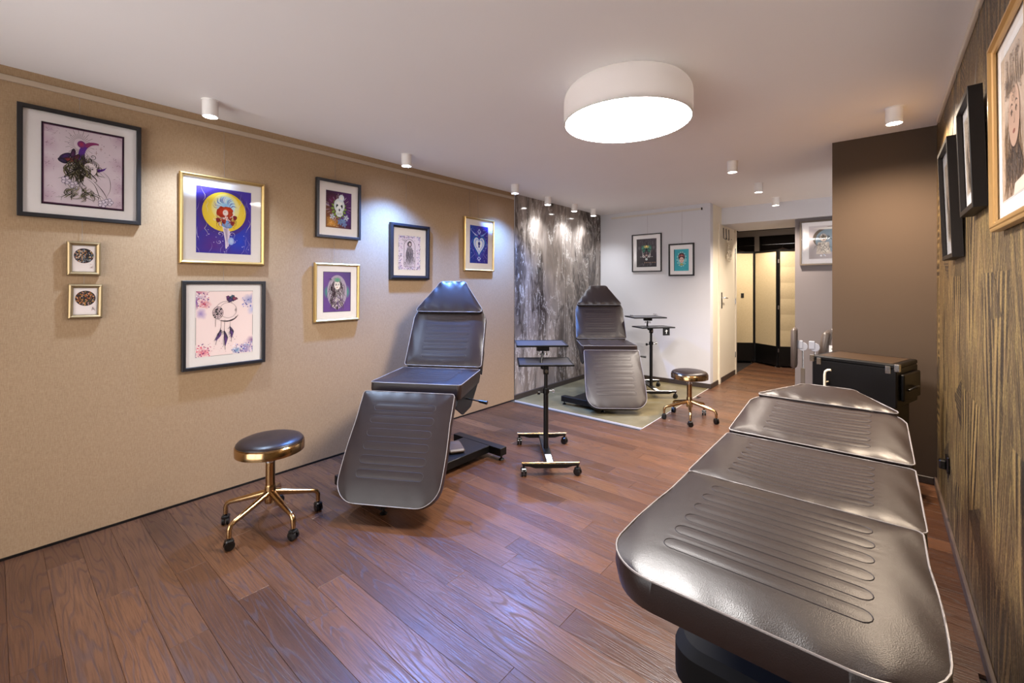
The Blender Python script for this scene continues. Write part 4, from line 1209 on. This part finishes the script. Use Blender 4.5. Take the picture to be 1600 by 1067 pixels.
def art_dream(A):
    A.quad(0, 0, 1, 1, '#6a5a60'); A.quad(.006, .004, .994, .996, '#e9d8d6')
    bg = '#e9d8d6'
    for (x, y, r, c) in ((.0, 1.0, .24, '#b34a78'), (.0, .84, .20, '#7a4a9a'), (.14, .80, .12, '#c4506a'), (.08, .66, .12, '#a08ac0'), (.96, .86, .16, '#8a92c4'), (1, .70, .12, '#b0b4d8'), (0, .0, .22, '#8a3f86'), (.12, .06, .13, '#d4607a'), (1, .03, .26, '#4a4a9a'), (.85, .06, .16, '#7a6ab0'), (.7, .05, .1, '#6a9ac0'), (1, .2, .12, '#7a4a90')):
        A.ell(x, y, r, r / A.asp, c, bg, wob=.12)
    A.dots(60, .01, .75, .22, .99, .012, ['#8f3f86', '#c05078', '#f2e6f0', '#5a3a80']); A.dots(50, .01, .01, .25, .2, .012, ['#b24a7a', '#d8607a', '#5a2f70', '#fff0f0']); A.dots(70, .62, .01, .99, .17, .012, ['#3f3f90', '#6a4a9a', '#f0e8f8', '#6a90c0']); A.dots(26, .80, .74, .98, .92, .012, ['#4a52a0', '#8088c8'])
    A.ring(.52, .68, .20, .16, .006, '#5a4a50', a0=60, a1=330); A.ring(.55, .70, .15, .12, .005, '#6a5a60')
    A.curve([(.42, .545), (.55, .53), (.66, .56), (.73, .62)], .03, '#3a3038')
    A.ell(.37, .665, .09, .095, '#d9c6c8', '#c9b4b8')
    for k in range(8): A.line([(.37, .665), (.37 + .09 * math.cos(k * .785), .665 + .095 * math.sin(k * .785))], .006, '#241f24')
    for q in (.4, .7, 1): A.ring(.37, .665, .09 * q, .095 * q, .007, '#2a2428')
    for k in range(14): A.ell(.37 + A.r.uniform(-.07, .07), .665 + A.r.uniform(-.07, .07), .015, .012, '#2c262c', n=6)
    for (x, y, c) in ((.56, .89, '#8a4a90'), (.62, .90, '#4a8aa0'), (.66, .88, '#a0506a'), (.59, .86, '#5a4a80')):
        A.ell(x, y, .05, .035, c, '#3a2c40', wob=.2)
    for (x0, y0, x1, y1) in ((.42, .40, .33, .25), (.48, .38, .50, .16), (.58, .44, .61, .28)):
        A.line([(x0, y0), (x0 + .01, .55)], .004, '#4a4046')
        A.curve([(x0, y0), ((x0 + x1) / 2 + .02, (y0 + y1) / 2), (x1, y1)], .075, '#4a4456'); A.curve([(x0, y0 - .04), ((x0 + x1) / 2 + .02, (y0 + y1) / 2 - .02), (x1, y1 - .02)], .045, '#6a4a86')
        A.line([(x0, y0 + .03), (x1, y1 - .08)], .006, '#2a242a')
        for k in range(10):
            t = k / 10; x, y = x0 + (x1 - x0) * t, y0 + (y1 - y0) * t; A.line([(x, y), (x + A.r.choice((-1, 1)) * .035, y - .035)], .006, A.r.choice(['#26222c', '#7a6a90']))
    A.dots(24, .2, .05, .7, .3, .006, ['#4a3a50', '#8a4a70']); A.line([(.33, .57), (.33, .45)], .005, '#4a4046')
    A.line([(.66, .70), (.70, .70)], .006, '#4a4046'); A.line([(.68, .67), (.68, .73)], .006, '#4a4046')

def art_skull(A):
    A.grad('#8a5a2a', '#4a2a52', '#5a3070', '#3a2440')
    A.ell(.2, .12, .3, .22, '#d9a04a', '#6a4030', wob=.1); A.ell(.8, .3, .3, .25, '#5a3f8f', '#4a2a58', wob=.1); A.ell(.25, .75, .25, .2, '#6a2f52', '#43283f')
    for k in range(60):
        a = A.r.uniform(0, 6.28); q = A.r.uniform(.3, .42); A.line([(.5 + q * math.cos(a), .55 + q * .8 * math.sin(a)), (.5 + (q + .12) * math.cos(a), .55 + (q + .12) * .8 * math.sin(a))], .008, A.r.choice(['#c9b8d6', '#9a5aa8', '#e0d0c0', '#7a4a8a']))
    for k in range(14): a = k * .45; A.ell(.5 + .24 * math.cos(a), .53 + .2 * math.sin(a), .07, .035, '#9aae52', '#5a7a3a', rot=a)
    A.ell(.52, .62, .21, .20, '#eef0f0', '#cfd6da'); A.ell(.52, .42, .14, .11, '#eef0f0', '#d2d8da'); A.ell(.6, .83, .11, .10, '#f2f2f4', '#c9d4e0')
    for (x, y, rx, ry) in ((.44, .60, .05, .06), (.60, .60, .05, .06), (.52, .50, .025, .04)): A.ell(x, y, rx, ry, '#1c2026', '#2c3440')
    for k in range(7): A.line([(.44 + k * .027, .36), (.44 + k * .027, .43)], .008, '#30343a')
    for k in range(4): a = .7 + k * 1.57; A.ell(.52 + .07 * math.cos(a), .62 + .07 * math.sin(a), .06, .035, '#ffffff', '#dfe6ea', rot=a)
    for (x, y, c) in ((.25, .30, '#f0f0f2'), (.8, .30, '#eef0f4'), (.68, .20, '#6f9fd8'), (.55, .17, '#4a7fc0'), (.72, .12, '#5a6fb8')):
        for k in range(5): A.ell(x + .06 * math.cos(k * 1.26), y + .045 * math.sin(k * 1.26), .05, .028, c, '#7a8aa8', rot=k * 1.26)
    A.dots(60, .03, .03, .5, .3, .012, ['#e8b85a', '#c98a3a', '#f0e0c0'])

def line_woman(A, cx, cy, s, ink, skin):
    A.hair(cx, cy + .06, .22 * s, .16 * s, 70, .016 * s, ink, .03, 0, 360, .34 * s)
    A.face(cx, cy, .10 * s, skin, ink[0])
    for _ in range(16): A.curl(cx + A.r.uniform(-.24, .24) * s, cy + A.r.uniform(-.32, .2) * s, .05 * s, 1.4, A.r.uniform(0, 6), .013 * s, ink[0], A.r.choice((-1, 1)))

def art_curly(A):
    A.grad('#6a4a8f', '#74519a', '#5a4a82', '#7a5a9a')
    for (x, y, c) in ((.16, .5, '#3aa080'), (.84, .5, '#4aae8a')): A.ell(x, y, .15, .17, c, '#6f4f94', wob=.03)
    A.ell(.5, .5, .36, .42, '#dcd6d6', '#a79ab0', n=36)
    line_woman(A, .5, .66, 1.1, ['#2a2228', '#4a3a44', '#6a5a62'], '#e4dcd8')
    A.ell(.5, .80, .12, .06, '#4a9a80', '#8a9a90')
    A.poly([(.36, .36), (.64, .36), (.7, .14), (.5, .05), (.3, .14)], '#d9d0d0'); A.hair(.5, .34, .26, .1, 60, .015, ['#2a2228', '#5a4a54', '#7a5a90'], .05, 0, 360, .26)
    A.curve([(.36, .30), (.5, .22), (.64, .3)], .02, '#2c2428'); A.ell(.5, .1, .03, .05, '#241c20')
    A.quad(0, 0, .014, 1, '#2a2230'); A.quad(.986, 0, 1, 1, '#2a2230'); A.quad(0, 0, 1, .01, '#2a2230'); A.quad(0, .99, 1, 1, '#2a2230')

def art_arch(A):
    A.quad(0, 0, 1, 1, '#ded6e8')
    for _ in range(260):
        x, y = A.r.choice([(A.r.uniform(0, .16), A.r.random()), (A.r.uniform(.84, 1), A.r.random()), (A.r.random(), A.r.uniform(0, .08)), (A.r.random(), A.r.uniform(.93, 1))]); A.ell(x, y, A.r.uniform(.008, .03), A.r.uniform(.006, .02), A.r.choice(['#a58ab8', '#8f9ac0', '#c0a8d0', '#6a5a80', '#b0b8d8']), n=6)
    A.line([(.25, .1), (.25, .68)] + [(.5 - .25 * math.cos(R(a)), .68 + .22 * math.sin(R(a))) for a in range(15, 180, 15)] + [(.75, .68), (.75, .1), (.25, .1)], .014, '#5a5468')
    A.ell(.50, .76, .10, .085, '#4a4450', '#5a5260', wob=.06); A.ell(.51, .75, .05, .05, '#d6ccd6')
    A.poly([(.44, .68), (.58, .68), (.62, .40), (.60, .12), (.40, .12), (.40, .42)], '#cfc8d8')
    A.hair(.5, .66, .12, .04, 60, .012, ['#4a4652', '#7a748a', '#9a94a8', '#2c2a32'], .02, 0, 360, .55)
    A.curve([(.44, .64), (.34, .5), (.36, .36), (.46, .34)], .02, '#5a5464'); A.curve([(.58, .64), (.66, .5), (.6, .38)], .02, '#5a5464')
    A.dots(40, .2, .1, .8, .9, .014, ['#3a3644', '#8a7a9a'])
    for (x, y) in ((.3, .84), (.22, .88), (.7, .25), (.28, .2)): A.curl(x, y, .07, 1.3, A.r.uniform(0, 6), .014, '#4a4654')

def art_heart(A):
    A.grad('#2a3f9a', '#3a2f92', '#4a3aa8', '#2f4fae')
    for k in range(14):
        q = .75 - k * .05
        A.line([(.5, .5 + q), (.5 + q * .75, .5), (.5, .5 - q), (.5 - q * .75, .5), (.5, .5 + q)], .045, ['#5a36a8', '#2f50b8', '#6a4ab8', '#3a6fc8', '#27348a'][k % 5])
    for k in range(5):
        A.line([(.5 - .5 + k * .04, .9 - k * .02), (.3 + k * .03, .74), (.16, .62)], .02, '#c9d0f2', True); A.line([(1 - k * .04, .9 - k * .02), (.7 - k * .03, .74), (.84, .62)], .02, '#8fb8ee', True)
        A.line([(k * .04, .1 + k * .02), (.3, .26)], .02, '#c0b8f0', True); A.line([(1 - k * .04, .1 + k * .02), (.7, .26)], .02, '#c8b0f0', True)
    for (y0, y1) in ((.76, .93), (.05, .2)):
        A.poly([(.40, (y0 + y1) / 2), (.5, y0), (.6, (y0 + y1) / 2), (.5, y1)], '#bcc8f0'); A.poly([(.45, (y0 + y1) / 2), (.5, y0 + .04), (.55, (y0 + y1) / 2), (.5, y1 - .03)], '#3a48a8')
    def heart(sc, c): A.poly([(.5 + sc * .30 * (math.sin(t) ** 3), .49 + sc * .021 * (13 * math.cos(t) - 5 * math.cos(2 * t) - 2 * math.cos(3 * t) - math.cos(4 * t)) * .8) for t in [i * math.pi / 16 for i in range(32)]], c)
    heart(1.25, '#2a5fb0'); heart(1.0, '#d6e0f4'); heart(.8, '#8fa8e0'); heart(.66, '#e0e6f6')
    A.ell(.5, .53, .06, .05, '#26357f'); A.poly([(.46, .42), (.54, .42), (.52, .53), (.48, .53)], '#26357f')
    A.dots(70, .02, .02, .98, .98, .014, ['#dfe4f8', '#9fb4ec', '#7a5ac8'])

def art_insect(A):
    A.grad('#4a4648', '#3a3438', '#58525a', '#544e50')
    for _ in range(60): x = A.r.random(); A.line([(x, A.r.uniform(.5, .9)), (x + A.r.uniform(-.03, .03), A.r.uniform(.9, 1))], .01, A.r.choice(['#6a646a', '#3a3438', '#7a747a']))
    for sx in (-1, 1):
        A.ell(.5 + sx * .17, .66, .16, .09, '#5a9a86', '#4a5a58', rot=sx * .5); A.ell(.5 + sx * .13, .58, .10, .07, '#4f8a78', '#3a4a48', rot=sx * -.6); A.ell(.5 + sx * .07, .71, .09, .05, '#d8b85a', '#5a9a86', rot=sx * .4)
        A.ell(.5 + sx * .36, .68, .12, .10, '#746e74', '#4a464a', wob=.1)
        A.curve([(.5 + sx * .22, .60), (.5 + sx * .18, .45), (.5 + sx * .08, .36), (.5, .28)], .022, '#e6e2e0'); A.curve([(.5 + sx * .10, .52), (.5 + sx * .2, .42), (.5 + sx * .12, .32)], .016, '#d8d4d2'); A.curl(.5 + sx * .14, .38, .09, 1.3, 1, .018, '#efe9e6', sx)
        for k in range(5): A.ell(.5 + sx * (.1 + .05 * k), .36 - .0 * k, .012, .01, '#f0ece8', n=7)
    A.ell(.5, .73, .05, .04, '#f2e6c0', '#e0b84a'); A.ell(.5, .62, .03, .05, '#2a2a2e'); A.ell(.5, .50, .07, .06, '#8a7a80', '#3a3438'); A.ell(.5, .41, .06, .04, '#d8c0b4', '#8a6a66'); A.ell(.5, .27, .06, .04, '#8fc0c0', '#e0e0dc')
    for k in range(6): A.ell(.42 + k * .1, .155, .03, .014, '#e8c8b0', '#a87a5a', n=10)
    A.hair(.5, .14, .45, .04, 30, .008, ['#8a848a', '#5a5458'], .02, 0, 360, .1)

def art_teal(A):
    A.quad(0, 0, 1, 1, '#46a5b0'); A.quad(0, 0, .04, 1, '#2a3a40')
    for k in range(40):
        a = 2 * math.pi * k / 40; A.ell(.52 + .31 * math.cos(a), .54 + .33 * math.sin(a) * 1.0, .022, .018, ['#d8e6d8', '#2f6a80', '#e6dcc0'][k % 3], n=7)
    A.ell(.52, .54, .27, .29, '#9fd0d0', '#7ac0c4'); A.ell(.52, .70, .21, .12, '#7a4a46', '#5a3434', wob=.04); A.ell(.52, .62, .22, .17, '#3a2a2c', '#4a3030')
    for k in range(5): A.ell(.38 + k * .07, .69 + .03 * math.sin(k * .8), .045, .035, ['#b0605a', '#8a4a52', '#c08070'][k % 3])
    A.face(.52, .50, .155, '#d9b8ac', '#2a2022', '#b2404a'); A.ell(.52, .30, .13, .05, '#c8b070', '#8a9a60')
    A.curve([(.85, .05), (.9, .1), (.97, .08)], .012, '#2a4a50')

def art_couple(A):
    A.grad('#a79c98', '#b8aeb0', '#d8d0cc', '#c8c0c0')
    A.ell(.55, .62, .46, .36, '#8f8478', '#6f6458'); A.ell(.55, .56, .40, .36, '#a8b4bc', '#8a9aa4')
    for (cx, s) in ((.34, 1), (.74, -1)):
        A.poly([(cx - .13, .50), (cx + .13, .50), (cx + .17, .14), (cx - .17, .14)], '#cfc4b6'); A.poly([(cx - .05, .5), (cx + .09, .5), (cx + .12, .2), (cx - .06, .2)], '#e6ded2')
        A.face(cx, .63, .085, '#e2d4c6', '#4a443e'); A.hair(cx, .70, .11, .06, 26, .012, ['#5a5248', '#8a8074', '#3a342e'], .02, 0, 180, .16)
        A.hair(cx, .42, .15, .12, 26, .010, ['#4a443c', '#7a7064', '#a89c8c'], .03, 0, 360, .18)
    A.dots(14, .2, .04, .95, .22, .022, ['#f2f4f8', '#c0ccd8']); A.ell(.5, .92, .4, .04, '#f0ece4', '#cfc6c0')

def art_pencil(A, dark='#4a3f38', bg='#b9a795', fx=.5):
    A.grad(bg, bg, '#c6b7a6', '#c6b7a6')
    A.hair(fx, .62, .34, .25, 130, .010, [dark, '#7a6a5c', '#8f7f70', '#5c4e44'], .05, 0, 360, .5)
    A.face(fx, .52, .17, '#c2a995', dark, '#9a6a5a')
    for _ in range(26): A.curl(fx + A.r.uniform(-.32, .32), A.r.uniform(.66, .97), .06, 1.3, A.r.uniform(0, 6), .010, dark, A.r.choice((-1, 1)))
    A.hair(fx, .28, .3, .06, 60, .012, [dark, '#6a5c50', '#9a8a7a'], .03, 0, 360, .25)
    for k in range(6): A.ell(A.r.uniform(.7, .95), A.r.uniform(.05, .2), .02, .015, '#d8cabc', n=8)

def art_queen(A):
    A.grad('#b7a08e', '#a8917f', '#bba898', '#c2b0a0')
    A.hair(.42, .50, .30, .22, 120, .010, ['#7a5f48', '#9a7c60', '#5a4636', '#b29478'], .05, 0, 360, .55)
    A.hair(.45, .30, .26, .05, 70, .016, ['#4a3e38', '#6a5c54', '#3a302c'], .04, 0, 360, .26)
    A.face(.48, .52, .20, '#bb9c88', '#4a3a32', '#8a5a4e')
    for k in range(9): x = .2 + k * .07; A.poly([(x - .03, .70), (x + .03, .70), (x + A.r.uniform(-.02, .02), .80 + .10 * math.sin(k * .9) ** 2 + .05)], '#8a7868')
    for _ in range(44): A.curl(A.r.uniform(.14, .8), A.r.uniform(.62, .95), .045, 1.4, A.r.uniform(0, 6), .009, A.r.choice(['#4a3e36', '#6a5a4e']), A.r.choice((-1, 1)))
    A.poly([(.45, .0), (1, .0), (1, .10), (.5, .07)], '#d6cabd'); A.dots(40, .05, .05, .3, .95, .006, ['#7a6858'])

ZR = H - .06
XP = XL
WL = 'left'
picture('large black framed moon goddess print with wide white mat', WL, XP, .075, .545, 1.68, 2.235, .020, .026, M['blackframe'], (.062, .052, .05, .05), art_moon, 1.6, (.47,), ZR, seed=2)
picture('small champagne framed oval print, upper one below the moon goddess', WL, XP, .247, .378, 1.388, 1.567, .020, .022, M['champagne'], (.004, .004, .004, .004), art_oval(['#c89a6a', '#8fa0b0', '#d8c8b0', '#3a4a5a', '#b0704a', '#e0d0c0', '#5a6a80', '#9a8a4a']), 1.0, (.45,), 1.70, bev='round', seed=3, group='small champagne frames')
picture('small champagne framed oval print, lower one below the moon goddess', WL, XP, .250, .384, 1.159, 1.342, .020, .022, M['champagne'], (.004, .004, .004, .004), art_oval(['#c0703a', '#e0a060', '#8a4a2a', '#5a5a6a', '#d8b0a0', '#6a7a4a', '#3a3a44', '#c89048']), 1.0, (.45,), 1.40, bev='round', seed=4, roll=-.8, group='small champagne frames')
picture('gold framed print of a red-haired figure before a yellow moon', WL, XP, .724, 1.203, 1.47, 2.028, .021, .024, M['goldframe'], (.066, .062, .050, .050), art_moongirl, 1.4, (.5,), ZR, bev='round', seed=5)
picture('black framed dreamcatcher print with pink and blue corners', WL, XP, .735, 1.203, .812, 1.364, .020, .030, M['blackframe'], (.052, .055, .055, .045), art_dream, 1.6, (.48,), 1.465, seed=6)
picture('dark framed print of a flowered skull on purple', WL, XP, 1.560, 1.922, 1.702, 2.148, .019, .032, M['bluegreyframe'], (.058, .056, .062, .062), art_skull, 1.8, (.43,), ZR, seed=7)
picture('gold framed print of a curly-haired woman on purple and green', WL, XP, 1.546, 1.918, 1.056, 1.508, .022, .028, M['goldframe'], (.050, .052, .052, .045), art_curly, 1.6, (.44,), 1.697, bev='round', seed=8)
picture('dark framed pale lavender print of a woman in an arch', WL, XP, 2.205, 2.632, 1.388, 1.882, .036, .034, M['bluegreyframe'], (.055, .062, .052, .066), art_arch, 1.4, (.42,), ZR, bev='step', seed=9)
picture('gold framed blue and purple print of a heart with keyhole', WL, XP, 3.084, 3.535, 1.486, 2.042, .020, .026, M['goldframe'], (.07, .07, .064, .06), art_heart, 1.6, (.2, .47), ZR, bev='round', seed=10)
picture('thin black framed dark print of a winged ornament on the white wall', 'back', YB, -2.745, -2.312, 1.530, 2.064, .013, .024, M['blackframe'], (.055, .060, .055, .055), art_insect, 1.0, (.52,), 2.335, seed=11)
picture('black framed teal portrait print on the white wall', 'back', YB, -2.212, -1.874, 1.464, 1.900, .018, .026, M['blackframe'], (.052, .055, .05, .06), art_teal, 1.0, (.52,), 2.335, seed=12)
picture('grey framed print of two figures hanging on the grey wall', 'back', 6.56, -.772, -.15, 1.585, 2.138, .020, .035, M['greyframe'], (.075, .075, .06, .05), art_couple, 1.0, (), None, seed=13)
picture('large oak gold framed pencil portrait on the bronze wall, nearest to the viewer', 'right', XR, 2.0, 1.52, 1.50, 2.072, .030, .026, M['oakframe'], (.05, .05, .05, .05), art_queen, .5, (.3,), H - .03, bev='step', seed=14, gap=.006)
picture('deep dark box framed drawing on the bronze wall beside the gold portrait', 'right', XR, 2.54, 2.22, 1.612, 2.042, .020, .038, M['brownframe'], (.03, .03, .06, .04), art_pencil, 1.8, (.5,), H - .03, bev='box', seed=15, gap=.003)
picture('deep dark box framed drawing on the bronze wall nearest to the taupe pillar', 'right', XR, 3.2, 2.79, 1.465, 2.015, .020, .038, M['brownframe'], (.06, .06, .07, .06), lambda A: art_pencil(A, '#5a4c42', '#d3c6b6'), 2.0, (.5,), H - .03, bev='box', seed=16, gap=.003)
